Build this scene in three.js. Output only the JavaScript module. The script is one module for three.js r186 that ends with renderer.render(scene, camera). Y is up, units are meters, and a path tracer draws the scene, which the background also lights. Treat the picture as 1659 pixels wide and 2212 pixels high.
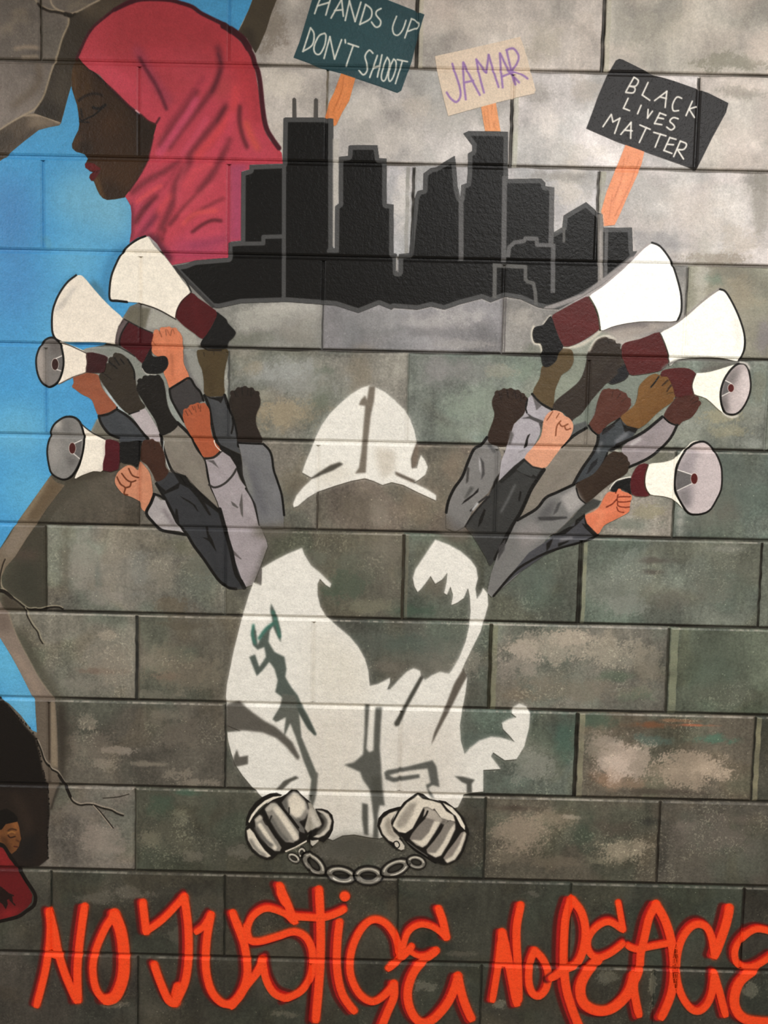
import * as THREE from 'three';
import { RectAreaLightUniformsLib } from 'three/addons/lights/RectAreaLightUniformsLib.js';

// ---------------------------------------------------------------- camera, exposure, lamps
// The camera was solved from the joints of the block wall (a 16 x 8 inch lattice, joints every 0.2032 m).
const U = 0.2032, FLOOR = 13 * U, XC = 0.77;                 // wall coordinates: X along the wall, Y = 0 at the joint 13 courses above the floor
const IMG = [1659, 2212], FOCAL = 1838, EYE = [0.77101, -1.02897, 1.92359];
const ROT = [0.99972239, -0.02321115, 0.00404673, 0.02284378, 0.99693799, 0.07478512, -0.00577019, -0.07467192, 0.99719146];
const scene = new THREE.Scene();
scene.background = new THREE.Color(0x000000);
const camera = new THREE.PerspectiveCamera(2 * Math.atan(IMG[1] / 2 / FOCAL) * 180 / Math.PI, IMG[0] / IMG[1], 0.05, 30);
camera.position.set(EYE[0] - XC, EYE[1] + FLOOR, EYE[2]);
{
  const m = new THREE.Matrix4().set(ROT[0], ROT[1], ROT[2], 0, ROT[3], ROT[4], ROT[5], 0, ROT[6], ROT[7], ROT[8], 0, 0, 0, 0, 1);
  camera.quaternion.setFromRotationMatrix(m);
}
const renderer = new THREE.WebGLRenderer({ antialias: true });
renderer.toneMapping = THREE.LinearToneMapping;
renderer.toneMappingExposure = 1.0;
renderer.shadowMap.enabled = true;
RectAreaLightUniformsLib.init();
const CEIL = FLOOR + 2 * U;                                   // ceiling height above the floor
const LAMP_COLOR = new THREE.Color().setRGB(1.0, 0.99, 0.985), LAMP_POWER = 30;
const LAMPS = [[0.95, 1.6, 'bright ceiling light panel above the painted skyline'], [-2.35, 1.55, 'bright ceiling light panel beside the far end wall']];

// ---------------------------------------------------------------- helpers
function pix(u, v) {                                          // photo pixel -> point on the wall (the wall it lies on gives the distance)
  const a = (u - IMG[0] / 2) / FOCAL, b = -(v - IMG[1] / 2) / FOCAL;
  const dx = ROT[0] * a + ROT[1] * b - ROT[2], dy = ROT[3] * a + ROT[4] * b - ROT[5], dz = ROT[6] * a + ROT[7] * b - ROT[8];
  const t = -EYE[2] / dz;
  return [EYE[0] + dx * t, EYE[1] + dy * t];
}
const zone = (ox, oy, s) => (list) => { const o = []; for (let i = 0; i < list.length; i += 2) o.push([ox + list[i] / s, oy + list[i + 1] / s]); return o; };
const PX = zone(0, 0, 1);
const A1 = zone(0, 0, 3.95), A2 = zone(400, 0, 3.95), A3 = zone(820, 0, 3.95), A4 = zone(1239, 0, 3.95);
const B1 = zone(0, 500, 3.95), B2 = zone(300, 660, 3.95), B3 = zone(900, 660, 3.95), B4 = zone(1239, 500, 3.95);
const C1 = zone(1180, 880, 3.95), C2 = zone(0, 1000, 3.95), C3 = zone(470, 800, 2.765);
const D1 = zone(0, 1480, 3.95), D2 = zone(500, 1680, 5.53), D3 = zone(760, 1680, 5.53), D4 = zone(1100, 1440, 2.968);
const E1 = zone(40, 1880, 3.318), E2 = zone(500, 1880, 3.318), E3 = zone(960, 1880, 4.74), E4 = zone(1309, 1880, 4.74);
const F1 = zone(470, 1380, 2.37), F2 = zone(370, 470, 3.318), F3 = zone(850, 430, 2.9105), F4 = zone(250, 0, 3.6875);

function hash(x, y, s) { let h = Math.imul(x, 374761393) ^ Math.imul(y, 668265263) ^ Math.imul(s, 2246822519); h = Math.imul(h ^ (h >>> 13), 1274126177); return ((h ^ (h >>> 16)) >>> 0) / 4294967296; }
function vnoise(x, y, s) {
  const ix = Math.floor(x), iy = Math.floor(y), fx = x - ix, fy = y - iy, u = fx * fx * (3 - 2 * fx), v = fy * fy * (3 - 2 * fy);
  const a = hash(ix, iy, s), b = hash(ix + 1, iy, s), c = hash(ix, iy + 1, s), d = hash(ix + 1, iy + 1, s);
  return a + (b - a) * u + (c - a) * v + (a - b - c + d) * u * v;
}
const fbm = (x, y, s, o = 3) => { let t = 0, a = 0.5, n = 0; for (let i = 0; i < o; i++) { t += a * vnoise(x, y, s + i); n += a; a *= 0.5; x *= 2.03; y *= 2.03; } return t / n; };
const sst = (a, b, x) => { const t = Math.min(1, Math.max(0, (x - a) / (b - a))); return t * t * (3 - 2 * t); };

// ---------------------------------------------------------------- the lattice of the wall: measured joints
const HOFF = { 1: 0.5, 2: 0.4, 4: -1.7, 5: -1.5, 7: 2, 8: 2, 9: 0.3, 10: 0.1, 11: -1.7 };
const HJ = (n) => -n * U + (HOFF[n] ?? 0) / 1000;
const VOFF = {
  0: { 0: -8.9, 2: -3.8, 4: -1.8, 6: -3.2 }, 1: { 1: 3.4, 3: 8.4, 5: 7.4, 7: 6.5 }, 2: { 0: -6.5, 2: -1.8, 4: -1.1, 6: -0.4 }, 3: { 1: 7, 3: 6.4, 5: 1.7, 7: 2.1 },
  4: { 0: -2.2, 2: 1.5, 4: -2.6, 6: -5.1, 8: -9 }, 5: { 1: 5.5, 3: 2, 5: -1, 7: -3.9 }, 6: { 0: -5, 2: -1.7, 4: -2.6, 6: -6.6, 8: -2.1 }, 7: { 1: -1.4, 3: -0.9, 5: -1.4, 7: -0.2 },
  8: { 0: -1.3, 2: 1.4, 4: 1.1, 6: 0.8, 8: 4.8 }, 9: { 1: -4.2, 3: -1.5, 5: -0.4, 7: -1.4 }, 10: { 0: 1.5, 2: 2.9, 4: 4, 6: 2.8, 8: 1.3 }, 11: { 1: 2.8, 3: 5, 5: 2.8, 7: 3 },
};
const VJ = (row, k) => k * U + (VOFF[row]?.[k] ?? 0) / 1000;
const GH = 0.0022, GV = 0.0013, BEV = [[0, -0.0052], [0.0014, -0.0023], [0.0052, 0]], MORTAR = -0.0045;

// ---------------------------------------------------------------- the paint: one big canvas in wall coordinates, cut into two textures
const XA = -0.42, XB = 2.04, YA = U, YB = -13.05 * U, S = 2048 / (XB - XA), CW = 2048, CH = Math.round((YA - YB) * S);
const T0 = { top: 0, h: 1840 }, T1 = { top: CH - 1720, h: 1720 };
const canvas = document.createElement('canvas'); canvas.width = CW; canvas.height = CH;
const ctx = canvas.getContext('2d');
const K = 0.873;                                              // canvas pixels per photo pixel
const toC = ([u, v]) => { const [X, Y] = pix(u, v); return [(X - XA) * S, (YA - Y) * S]; };
function smooth(p, closed = true, n = 4) {
  const o = [], L = p.length, at = (i) => closed ? p[(i + L) % L] : p[Math.min(L - 1, Math.max(0, i))];
  for (let i = 0; i < (closed ? L : L - 1); i++) for (let j = 0; j < n; j++) {
    const t = j / n, a = at(i - 1), b = at(i), c = at(i + 1), d = at(i + 2), q = [];
    for (let k = 0; k < 2; k++) q.push(0.5 * (2 * b[k] + (c[k] - a[k]) * t + (2 * a[k] - 5 * b[k] + 4 * c[k] - d[k]) * t * t + (3 * b[k] - a[k] - 3 * c[k] + d[k]) * t * t * t));
    o.push(q);
  }
  if (!closed) o.push(p[L - 1]);
  return o;
}
const deep = (c) => { const m = Math.max(c[0], c[1], c[2]), f = 0.77 + 0.23 * sst(40, 215, m); return c.map((x) => Math.max(0, Math.round(x * f))); };   // deep pigments are mixed a little darker than they look
const css = (c, a = 1) => { const d = deep(c); return `rgba(${d[0]},${d[1]},${d[2]},${a})`; };
function path(pts, closed = true, c = ctx, ox = 0, oy = 0) { c.beginPath(); pts.forEach((p, i) => { const q = toC(p); i ? c.lineTo(q[0] - ox, q[1] - oy) : c.moveTo(q[0] - ox, q[1] - oy); }); if (closed) c.closePath(); }
function blurred(pts, pad, b, draw) {                          // a soft edged stroke is drawn on a small sheet of its own, then laid on the wall
  let x0 = Infinity, y0 = Infinity, x1 = -Infinity, y1 = -Infinity;
  for (const p of pts) { const q = toC(p); x0 = Math.min(x0, q[0]); y0 = Math.min(y0, q[1]); x1 = Math.max(x1, q[0]); y1 = Math.max(y1, q[1]); }
  const m = pad + b * 3 + 3; x0 = Math.max(0, Math.floor(x0 - m)); y0 = Math.max(0, Math.floor(y0 - m)); x1 = Math.min(CW, Math.ceil(x1 + m)); y1 = Math.min(CH, Math.ceil(y1 + m));
  if (x1 <= x0 || y1 <= y0) return;
  const s = document.createElement('canvas'); s.width = x1 - x0; s.height = y1 - y0; const c = s.getContext('2d'); draw(c, x0, y0);
  ctx.filter = 'none'; const t = document.createElement('canvas'); t.width = s.width; t.height = s.height; const d = t.getContext('2d'); d.filter = `blur(${b.toFixed(2)}px)`; d.drawImage(s, 0, 0);
  ctx.drawImage(t, x0, y0);
}
function fill(pts, c, { blur = 0, a = 1, grow = 0 } = {}) {
  const go = (k, ox, oy) => { path(pts, true, k, ox, oy); k.fillStyle = css(c, a); k.fill(); if (grow) { k.strokeStyle = css(c, a); k.lineWidth = grow * K * 2; k.lineJoin = 'round'; k.stroke(); } };
  if (blur) blurred(pts, grow * K, blur * K, go); else go(ctx, 0, 0);
  return pts;
}
function line(pts, c, w, { blur = 0, a = 1, closed = false, cap = 'round', s = true } = {}) {
  const p = s && pts.length > 2 ? smooth(pts, closed) : pts, go = (k, ox, oy) => { path(p, closed, k, ox, oy); k.strokeStyle = css(c, a); k.lineWidth = w * K; k.lineCap = cap; k.lineJoin = 'round'; k.stroke(); };
  if (blur) blurred(p, w * K / 2, blur * K, go); else go(ctx, 0, 0);
}
function within(pts, f) { ctx.save(); path(pts); ctx.clip(); f(); ctx.restore(); }
function oval(cx, cy, rx, ry, rot = 0, n = 28) { const o = []; for (let i = 0; i < n; i++) { const t = i / n * 2 * Math.PI, x = Math.cos(t) * rx, y = Math.sin(t) * ry; o.push([cx + x * Math.cos(rot) - y * Math.sin(rot), cy + x * Math.sin(rot) + y * Math.cos(rot)]); } return o; }
function ribbon(pts, w, s = true) {                            // outline of a brush stroke of width w (photo pixels), round ends
  const p = s && pts.length > 2 ? smooth(pts, false) : pts, L = [], R = [], n = p.length;
  for (let i = 0; i < n; i++) {
    const a = p[Math.max(0, i - 1)], b = p[Math.min(n - 1, i + 1)], dx = b[0] - a[0], dy = b[1] - a[1], l = Math.hypot(dx, dy) || 1, h = w / 2;
    const e = i === 0 ? -h * 0.6 : i === n - 1 ? h * 0.6 : 0, k = i === 0 || i === n - 1 ? 0.6 : 1;
    L.push([p[i][0] - dy / l * h * k + dx / l * e, p[i][1] + dx / l * h * k + dy / l * e]); R.push([p[i][0] + dy / l * h * k + dx / l * e, p[i][1] - dx / l * h * k + dy / l * e]);
  }
  const out = [];
  for (let i = 0; i + 1 < n; i++) out.push([L[i], L[i + 1], R[i + 1], R[i]]);
  return out;                                                  // a list of quads, so that strokes may cross themselves
}

// --- the painted blocks: each block has its own mixed colour, brushed and dry-brushed (sRGB bytes as the paint looks)
const BLOCK = {
  0: [[114, 105, 97], [114, 105, 97], [173, 164, 158], [191, 182, 175], [183, 175, 166]], 1: [[114, 105, 98], [177, 170, 164], [183, 178, 175], [201, 195, 193], [187, 178, 171]],
  2: [[116, 109, 104], [146, 143, 144], [171, 168, 170], [173, 170, 171], [193, 186, 183]], 3: [[113, 109, 103], [136, 134, 129], [134, 132, 134], [146, 143, 139], [132, 129, 116]],
  4: [[110, 106, 99], [140, 140, 134], [125, 122, 114], [113, 118, 111], [119, 122, 114], [113, 117, 108]], 5: [[81, 75, 66], [111, 106, 97], [111, 102, 92], [137, 131, 122], [92, 98, 91]],
  6: [[78, 75, 64], [118, 115, 106], [89, 87, 77], [87, 90, 81], [101, 105, 96], [95, 99, 89]], 7: [[114, 111, 101], [95, 91, 81], [86, 87, 79], [112, 109, 100], [92, 98, 85]],
  8: [[100, 92, 82], [86, 82, 74], [92, 90, 81], [98, 104, 95], [98, 92, 81], [68, 66, 58]], 9: [[110, 104, 96], [74, 74, 64], [78, 76, 68], [91, 86, 75], [84, 80, 72]],
  10: [[70, 68, 60], [64, 62, 54], [65, 62, 53], [61, 61, 53], [61, 62, 54], [65, 62, 55]], 11: [[65, 61, 55], [62, 60, 52], [60, 59, 51], [62, 60, 52], [60, 59, 52]], 12: [[60, 59, 52]],
};
const LIGHTNESS = [0.55, 0.5, 0.45, 0.5, 0.55, 0.5, 0.7, 0.8, 1, 0.95, 0.55, 0.5, 0.4];
// dabs of another colour dragged over a block: x, y, rx, ry (photo pixels), colour, strength, dryness (0 soft, 1 broken)
const DABS = [
  [590, 60, 35, 60, [120, 110, 98], 0.6, 0.7], [600, 180, 60, 40, [210, 202, 190], 0.6, 0.6], [1010, 50, 90, 40, [212, 202, 190], 0.4, 0.2], [1180, 90, 60, 45, [176, 168, 152], 0.5, 0.5],
  [960, 20, 45, 40, [205, 190, 180], 0.5, 0.2], [1120, 120, 60, 25, [150, 140, 124], 0.35, 0.6], [1420, 60, 90, 60, [178, 172, 156], 0.4, 0.3], [1570, 135, 90, 25, [128, 126, 110], 0.7, 0.8], [1640, 100, 40, 40, [205, 188, 176], 0.5, 0.4],
  [1180, 270, 45, 55, [226, 218, 212], 0.8, 0.3], [1160, 200, 40, 25, [150, 144, 138], 0.6, 0.5], [1260, 330, 60, 25, [214, 206, 196], 0.5, 0.5], [1265, 200, 40, 40, [176, 166, 156], 0.6, 0.6], [1600, 200, 60, 18, [132, 126, 116], 0.6, 0.5], [1590, 300, 60, 45, [212, 200, 190], 0.5, 0.4],
  [960, 260, 60, 40, [176, 172, 166], 0.6, 0.6], [900, 230, 50, 30, [200, 190, 178], 0.5, 0.4], [1050, 250, 35, 40, [160, 158, 154], 0.7, 0.4], [850, 300, 70, 40, [205, 198, 190], 0.5, 0.3], [780, 290, 40, 40, [164, 160, 154], 0.6, 0.5], [640, 290, 30, 40, [150, 148, 142], 0.7, 0.3], [780, 230, 60, 40, [206, 200, 192], 0.6, 0.4],
  [870, 430, 22, 90, [214, 208, 202], 0.7, 0.4], [875, 500, 20, 40, [158, 158, 158], 0.5, 0.3], [1230, 400, 45, 55, [206, 198, 188], 0.7, 0.5], [1210, 380, 70, 16, [132, 128, 122], 0.6, 0.6], [1260, 390, 35, 30, [140, 138, 134], 0.5, 0.5],
  [1400, 400, 70, 40, [162, 158, 154], 0.6, 0.5], [1500, 470, 90, 70, [206, 196, 186], 0.5, 0.3], [1640, 390, 40, 30, [132, 128, 122], 0.7, 0.5], [1420, 520, 60, 30, [146, 144, 144], 0.8, 0.3], [1600, 520, 60, 40, [186, 176, 164], 0.6, 0.8], [1550, 560, 90, 16, [136, 126, 112], 0.7, 0.6], [1645, 440, 25, 90, [128, 124, 114], 0.6, 0.3],
  [560, 690, 70, 28, [170, 168, 160], 0.7, 0.6], [590, 665, 60, 14, [190, 186, 178], 0.6, 0.5], [530, 730, 60, 20, [112, 114, 102], 0.6, 0.5], [640, 720, 50, 30, [128, 124, 116], 0.5, 0.4], [800, 690, 90, 28, [126, 125, 126], 0.7, 0.2], [930, 700, 90, 22, [168, 164, 162], 0.6, 0.4], [1000, 680, 60, 22, [178, 174, 172], 0.6, 0.4], [950, 720, 100, 14, [112, 110, 112], 0.6, 0.3], [1000, 745, 80, 14, [160, 156, 152], 0.5, 0.7], [1130, 690, 40, 40, [172, 166, 158], 0.6, 0.4], [1160, 755, 50, 14, [100, 104, 90], 0.5, 0.6],
  [1515, 620, 20, 110, [180, 176, 166], 0.75, 0.3], [1545, 605, 22, 18, [112, 128, 112], 0.7, 0.5], [1600, 640, 50, 50, [138, 128, 108], 0.6, 0.5], [1650, 730, 20, 40, [130, 124, 128], 0.6, 0.4], [1400, 715, 60, 12, [120, 116, 114], 0.6, 0.3], [1340, 735, 60, 20, [178, 168, 158], 0.5, 0.6],
  [620, 800, 90, 28, [158, 160, 158], 0.75, 0.5], [560, 850, 50, 18, [150, 146, 130], 0.6, 0.4], [600, 890, 60, 35, [160, 146, 120], 0.7, 0.95], [690, 860, 30, 60, [98, 104, 90], 0.6, 0.5], [540, 800, 30, 30, [150, 140, 120], 0.6, 0.5], [700, 800, 40, 14, [90, 96, 84], 0.5, 0.8], [780, 810, 30, 60, [134, 124, 106], 0.5, 0.3],
  [950, 800, 60, 35, [138, 134, 134], 0.6, 0.3], [1010, 870, 60, 40, [138, 150, 136], 0.6, 0.6], [1000, 930, 80, 25, [128, 138, 124], 0.5, 0.5], [1120, 800, 60, 35, [122, 134, 120], 0.6, 0.7], [1080, 800, 40, 20, [146, 142, 126], 0.5, 0.9], [1230, 830, 60, 40, [146, 154, 140], 0.6, 0.2],
  [1560, 900, 50, 22, [158, 146, 112], 0.7, 0.9], [1580, 930, 60, 18, [150, 142, 112], 0.5, 0.9], [1540, 860, 40, 25, [104, 106, 92], 0.5, 0.5], [1640, 830, 20, 60, [112, 110, 94], 0.5, 0.4], [1480, 940, 60, 20, [140, 144, 130], 0.5, 0.4], [1630, 960, 30, 14, [148, 152, 144], 0.5, 0.4],
  [640, 1050, 40, 60, [104, 96, 82], 0.6, 0.5], [780, 1100, 60, 40, [104, 96, 84], 0.6, 0.2], [900, 1080, 60, 60, [124, 110, 94], 0.5, 0.2], [980, 1010, 30, 50, [132, 116, 100], 0.5, 0.3], [820, 1110, 25, 40, [140, 132, 120], 0.5, 0.4],
  [1400, 1100, 50, 22, [140, 134, 108], 0.6, 0.95], [1350, 1130, 70, 18, [96, 104, 94], 0.5, 0.4], [1470, 1125, 14, 40, [168, 168, 160], 0.75, 0.3], [1560, 1100, 60, 30, [104, 98, 88], 0.5, 0.4], [1540, 1000, 50, 50, [92, 102, 94], 0.5, 0.3], [1420, 985, 40, 25, [88, 88, 74], 0.6, 0.4],
  [180, 1220, 40, 70, [142, 138, 128], 0.65, 0.4], [220, 1290, 50, 30, [146, 140, 132], 0.55, 0.5], [300, 1240, 30, 60, [132, 134, 128], 0.5, 0.5], [350, 1230, 40, 50, [140, 134, 120], 0.5, 0.6], [210, 1240, 12, 40, [96, 104, 98], 0.6, 0.7], [380, 1310, 50, 25, [96, 86, 70], 0.6, 0.9], [390, 1180, 50, 22, [96, 96, 78], 0.6, 0.6], [440, 1240, 30, 50, [104, 110, 102], 0.5, 0.5], [140, 1220, 14, 80, [92, 86, 74], 0.6, 0.3],
  [740, 1270, 60, 50, [66, 80, 66], 0.7, 0.8], [830, 1180, 50, 40, [122, 116, 104], 0.6, 0.4], [690, 1200, 40, 30, [104, 108, 96], 0.5, 0.5], [800, 1310, 60, 22, [118, 116, 98], 0.6, 0.9], [940, 1270, 40, 40, [112, 104, 92], 0.6, 0.3], [900, 1320, 50, 16, [66, 84, 70], 0.6, 0.5], [560, 1300, 40, 30, [86, 84, 76], 0.5, 0.4], [1150, 1250, 60, 50, [82, 94, 86], 0.5, 0.3],
  [1370, 1230, 70, 50, [124, 130, 122], 0.55, 0.7], [1350, 1310, 70, 30, [134, 136, 128], 0.6, 0.9], [1420, 1210, 50, 8, [84, 78, 72], 0.7, 0.3], [1410, 1235, 30, 6, [80, 74, 68], 0.7, 0.3], [1440, 1290, 60, 30, [100, 96, 88], 0.5, 0.6], [1540, 1270, 50, 40, [112, 110, 100], 0.5, 0.8], [1575, 1185, 60, 10, [146, 146, 138], 0.45, 0.4],
  [230, 1370, 30, 14, [162, 152, 136], 0.6, 0.95], [230, 1430, 60, 50, [136, 128, 116], 0.5, 0.7], [180, 1480, 60, 22, [132, 128, 118], 0.5, 0.7], [220, 1450, 60, 10, [112, 92, 80], 0.6, 0.5], [360, 1460, 50, 14, [122, 98, 84], 0.6, 0.6], [400, 1410, 50, 20, [78, 90, 78], 0.5, 0.6], [340, 1430, 40, 40, [134, 128, 112], 0.5, 0.9], [450, 1460, 40, 40, [116, 108, 94], 0.5, 0.8], [390, 1350, 70, 12, [84, 78, 66], 0.6, 0.8],
  [880, 1390, 90, 30, [74, 88, 80], 0.6, 0.5], [960, 1420, 50, 50, [120, 116, 106], 0.5, 0.7], [850, 1440, 50, 25, [116, 108, 98], 0.5, 0.3], [1010, 1430, 35, 50, [140, 134, 122], 0.5, 0.95],
  [1130, 1400, 60, 40, [178, 166, 150], 0.65, 0.8], [1230, 1380, 90, 25, [172, 160, 144], 0.7, 0.95], [1330, 1420, 80, 40, [142, 138, 124], 0.6, 0.95], [1190, 1470, 90, 30, [128, 122, 110], 0.5, 0.5], [1370, 1500, 60, 25, [98, 110, 92], 0.6, 0.8], [1330, 1460, 50, 14, [76, 94, 76], 0.5, 0.5], [1120, 1500, 50, 22, [120, 108, 92], 0.6, 0.7], [1540, 1450, 60, 40, [88, 100, 88], 0.5, 0.2], [1600, 1500, 40, 30, [100, 102, 92], 0.4, 0.4],
  [180, 1560, 40, 30, [146, 136, 122], 0.55, 0.95], [250, 1620, 50, 10, [160, 150, 138], 0.6, 0.95], [220, 1650, 40, 18, [150, 142, 128], 0.55, 0.95], [330, 1650, 60, 8, [142, 134, 120], 0.6, 0.6], [380, 1670, 40, 18, [150, 140, 126], 0.5, 0.95], [360, 1545, 60, 16, [128, 120, 108], 0.5, 0.6], [440, 1600, 40, 50, [104, 98, 88], 0.5, 0.4], [150, 1600, 20, 80, [72, 66, 58], 0.6, 0.3],
  [1150, 1650, 40, 40, [138, 138, 128], 0.65, 0.8], [1220, 1600, 22, 60, [72, 98, 86], 0.6, 0.3], [1110, 1690, 60, 22, [104, 116, 106], 0.5, 0.6], [1030, 1600, 50, 30, [84, 94, 86], 0.6, 0.6],
  [1335, 1635, 50, 40, [190, 172, 158], 0.85, 0.75], [1310, 1600, 30, 30, [170, 158, 146], 0.6, 0.9], [1430, 1660, 60, 30, [150, 136, 118], 0.6, 0.9], [1520, 1655, 60, 35, [180, 164, 144], 0.75, 0.85], [1400, 1565, 60, 10, [120, 78, 54], 0.8, 0.4], [1500, 1566, 55, 4, [168, 100, 74], 0.9, 0.1], [1460, 1556, 50, 4, [140, 104, 80], 0.7, 0.2], [1290, 1555, 60, 20, [62, 88, 74], 0.6, 0.4], [1400, 1600, 70, 16, [84, 106, 98], 0.6, 0.7], [1540, 1597, 60, 14, [78, 116, 98], 0.7, 0.7], [1310, 1680, 40, 25, [140, 106, 80], 0.6, 0.7], [1350, 1690, 60, 18, [150, 126, 106], 0.6, 0.8], [1280, 1650, 20, 60, [84, 74, 62], 0.5, 0.9], [1430, 1710, 110, 8, [74, 66, 58], 0.7, 0.3],
  [215, 1800, 60, 40, [142, 132, 122], 0.55, 0.6], [230, 1830, 50, 25, [146, 136, 126], 0.5, 0.9], [180, 1750, 60, 25, [128, 122, 114], 0.5, 0.3], [350, 1740, 40, 35, [66, 82, 68], 0.7, 0.5], [320, 1810, 40, 25, [146, 138, 118], 0.5, 0.98], [390, 1760, 22, 30, [128, 126, 108], 0.5, 0.9], [420, 1850, 40, 22, [122, 116, 104], 0.5, 0.95], [400, 1712, 30, 8, [70, 96, 80], 0.7, 0.3], [520, 1840, 30, 22, [118, 112, 102], 0.5, 0.95], [720, 1840, 60, 22, [108, 104, 96], 0.5, 0.8],
  [1130, 1800, 60, 50, [152, 138, 120], 0.7, 0.75], [1090, 1850, 50, 25, [122, 112, 96], 0.5, 0.8], [1240, 1765, 35, 8, [168, 158, 142], 0.75, 0.6], [1330, 1840, 50, 22, [154, 144, 124], 0.7, 0.9], [1380, 1830, 30, 25, [160, 148, 130], 0.55, 0.9], [1290, 1860, 40, 15, [136, 130, 110], 0.5, 0.95], [1260, 1800, 30, 40, [62, 74, 62], 0.65, 0.4], [1400, 1775, 35, 10, [50, 50, 46], 0.7, 0.3], [1330, 1790, 60, 20, [78, 70, 62], 0.6, 0.3], [1110, 1745, 60, 8, [72, 62, 54], 0.7, 0.2],
  [1480, 1785, 30, 22, [132, 124, 114], 0.55, 0.8], [1560, 1810, 50, 35, [116, 108, 100], 0.5, 0.6], [1590, 1770, 40, 12, [106, 96, 88], 0.5, 0.3], [1430, 1850, 14, 40, [52, 50, 46], 0.6, 0.2], [1620, 1830, 30, 25, [108, 102, 94], 0.4, 0.5],
  [200, 1940, 60, 16, [104, 100, 90], 0.5, 0.9], [280, 1930, 60, 22, [110, 104, 94], 0.5, 0.9], [380, 2020, 40, 25, [100, 98, 86], 0.5, 0.9], [1150, 1930, 20, 12, [112, 108, 98], 0.5, 0.9], [1000, 2060, 50, 10, [104, 98, 86], 0.5, 0.95], [1140, 2040, 30, 40, [70, 68, 58], 0.4, 0.3], [250, 2170, 40, 10, [128, 118, 104], 0.5, 0.98], [620, 2190, 40, 12, [122, 116, 100], 0.5, 0.98], [340, 2180, 60, 22, [88, 84, 74], 0.4, 0.7], [910, 2130, 40, 20, [130, 126, 112], 0.5, 0.99], [1310, 2110, 40, 20, [120, 118, 104], 0.5, 0.98], [1409, 2140, 12, 60, [140, 136, 118], 0.55, 0.97], [1620, 2140, 25, 22, [130, 126, 110], 0.5, 0.98], [1080, 2170, 25, 14, [140, 136, 120], 0.5, 0.99],
  [1200, 1400, 130, 50, [176, 164, 148], 0.55, 0.95], [1320, 1400, 110, 45, [158, 150, 134], 0.6, 0.98], [1120, 1430, 60, 60, [160, 150, 138], 0.6, 0.7], [1250, 1490, 160, 30, [122, 114, 100], 0.6, 0.6], [1400, 1440, 40, 70, [132, 126, 112], 0.5, 0.98],
  [1360, 1640, 90, 55, [176, 160, 146], 0.75, 0.9], [1490, 1660, 110, 50, [164, 148, 130], 0.75, 0.95], [1320, 1650, 45, 45, [202, 184, 170], 0.7, 0.6], [1540, 1665, 45, 30, [190, 172, 152], 0.6, 0.9], [1300, 1610, 50, 40, [150, 138, 124], 0.6, 0.98],
  [1140, 1660, 70, 50, [132, 134, 124], 0.6, 0.9], [1120, 1800, 90, 60, [146, 132, 116], 0.6, 0.85], [1180, 1770, 70, 30, [156, 142, 124], 0.5, 0.9], [1345, 1840, 80, 35, [146, 136, 118], 0.65, 0.95], [1190, 1860, 90, 22, [112, 102, 88], 0.6, 0.8], [1530, 1800, 110, 50, [106, 98, 90], 0.6, 0.85], [1500, 1850, 80, 25, [96, 90, 80], 0.5, 0.8],
  [200, 1620, 90, 60, [128, 118, 106], 0.5, 0.9], [380, 1580, 110, 50, [114, 106, 95], 0.5, 0.85], [420, 1690, 60, 14, [150, 140, 126], 0.5, 0.98], [360, 1800, 90, 60, [98, 96, 82], 0.5, 0.95], [450, 1740, 30, 40, [78, 84, 72], 0.5, 0.8], [220, 1810, 70, 55, [138, 128, 118], 0.55, 0.85],
  [250, 1440, 80, 70, [134, 126, 113], 0.5, 0.85], [390, 1440, 90, 60, [122, 113, 98], 0.5, 0.9], [320, 1500, 120, 14, [128, 122, 110], 0.45, 0.95], [250, 1230, 70, 80, [136, 131, 121], 0.5, 0.7], [430, 1200, 50, 70, [100, 96, 84], 0.5, 0.8],
  [1340, 1270, 90, 60, [118, 122, 113], 0.5, 0.85], [1560, 1240, 80, 50, [96, 98, 88], 0.5, 0.6], [1540, 1420, 90, 60, [84, 92, 80], 0.5, 0.3], [1560, 1500, 90, 30, [96, 98, 86], 0.4, 0.7], [1590, 1060, 60, 70, [92, 100, 92], 0.5, 0.4], [1520, 1130, 80, 25, [106, 108, 98], 0.45, 0.5],
  [560, 690, 110, 35, [158, 156, 148], 0.5, 0.6], [620, 820, 120, 45, [148, 150, 146], 0.55, 0.6], [620, 900, 100, 40, [140, 130, 110], 0.55, 0.9], [1060, 880, 120, 60, [130, 140, 126], 0.5, 0.7], [1000, 800, 90, 35, [132, 130, 128], 0.45, 0.5], [1560, 880, 90, 70, [130, 132, 118], 0.45, 0.7], [1580, 660, 70, 70, [142, 136, 120], 0.5, 0.5],
  [840, 1230, 60, 90, [104, 98, 88], 0.4, 0.5], [760, 1230, 60, 60, [84, 88, 76], 0.5, 0.7], [880, 1400, 130, 45, [86, 92, 84], 0.5, 0.75], [930, 1440, 90, 40, [112, 108, 98], 0.45, 0.85],
];
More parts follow.
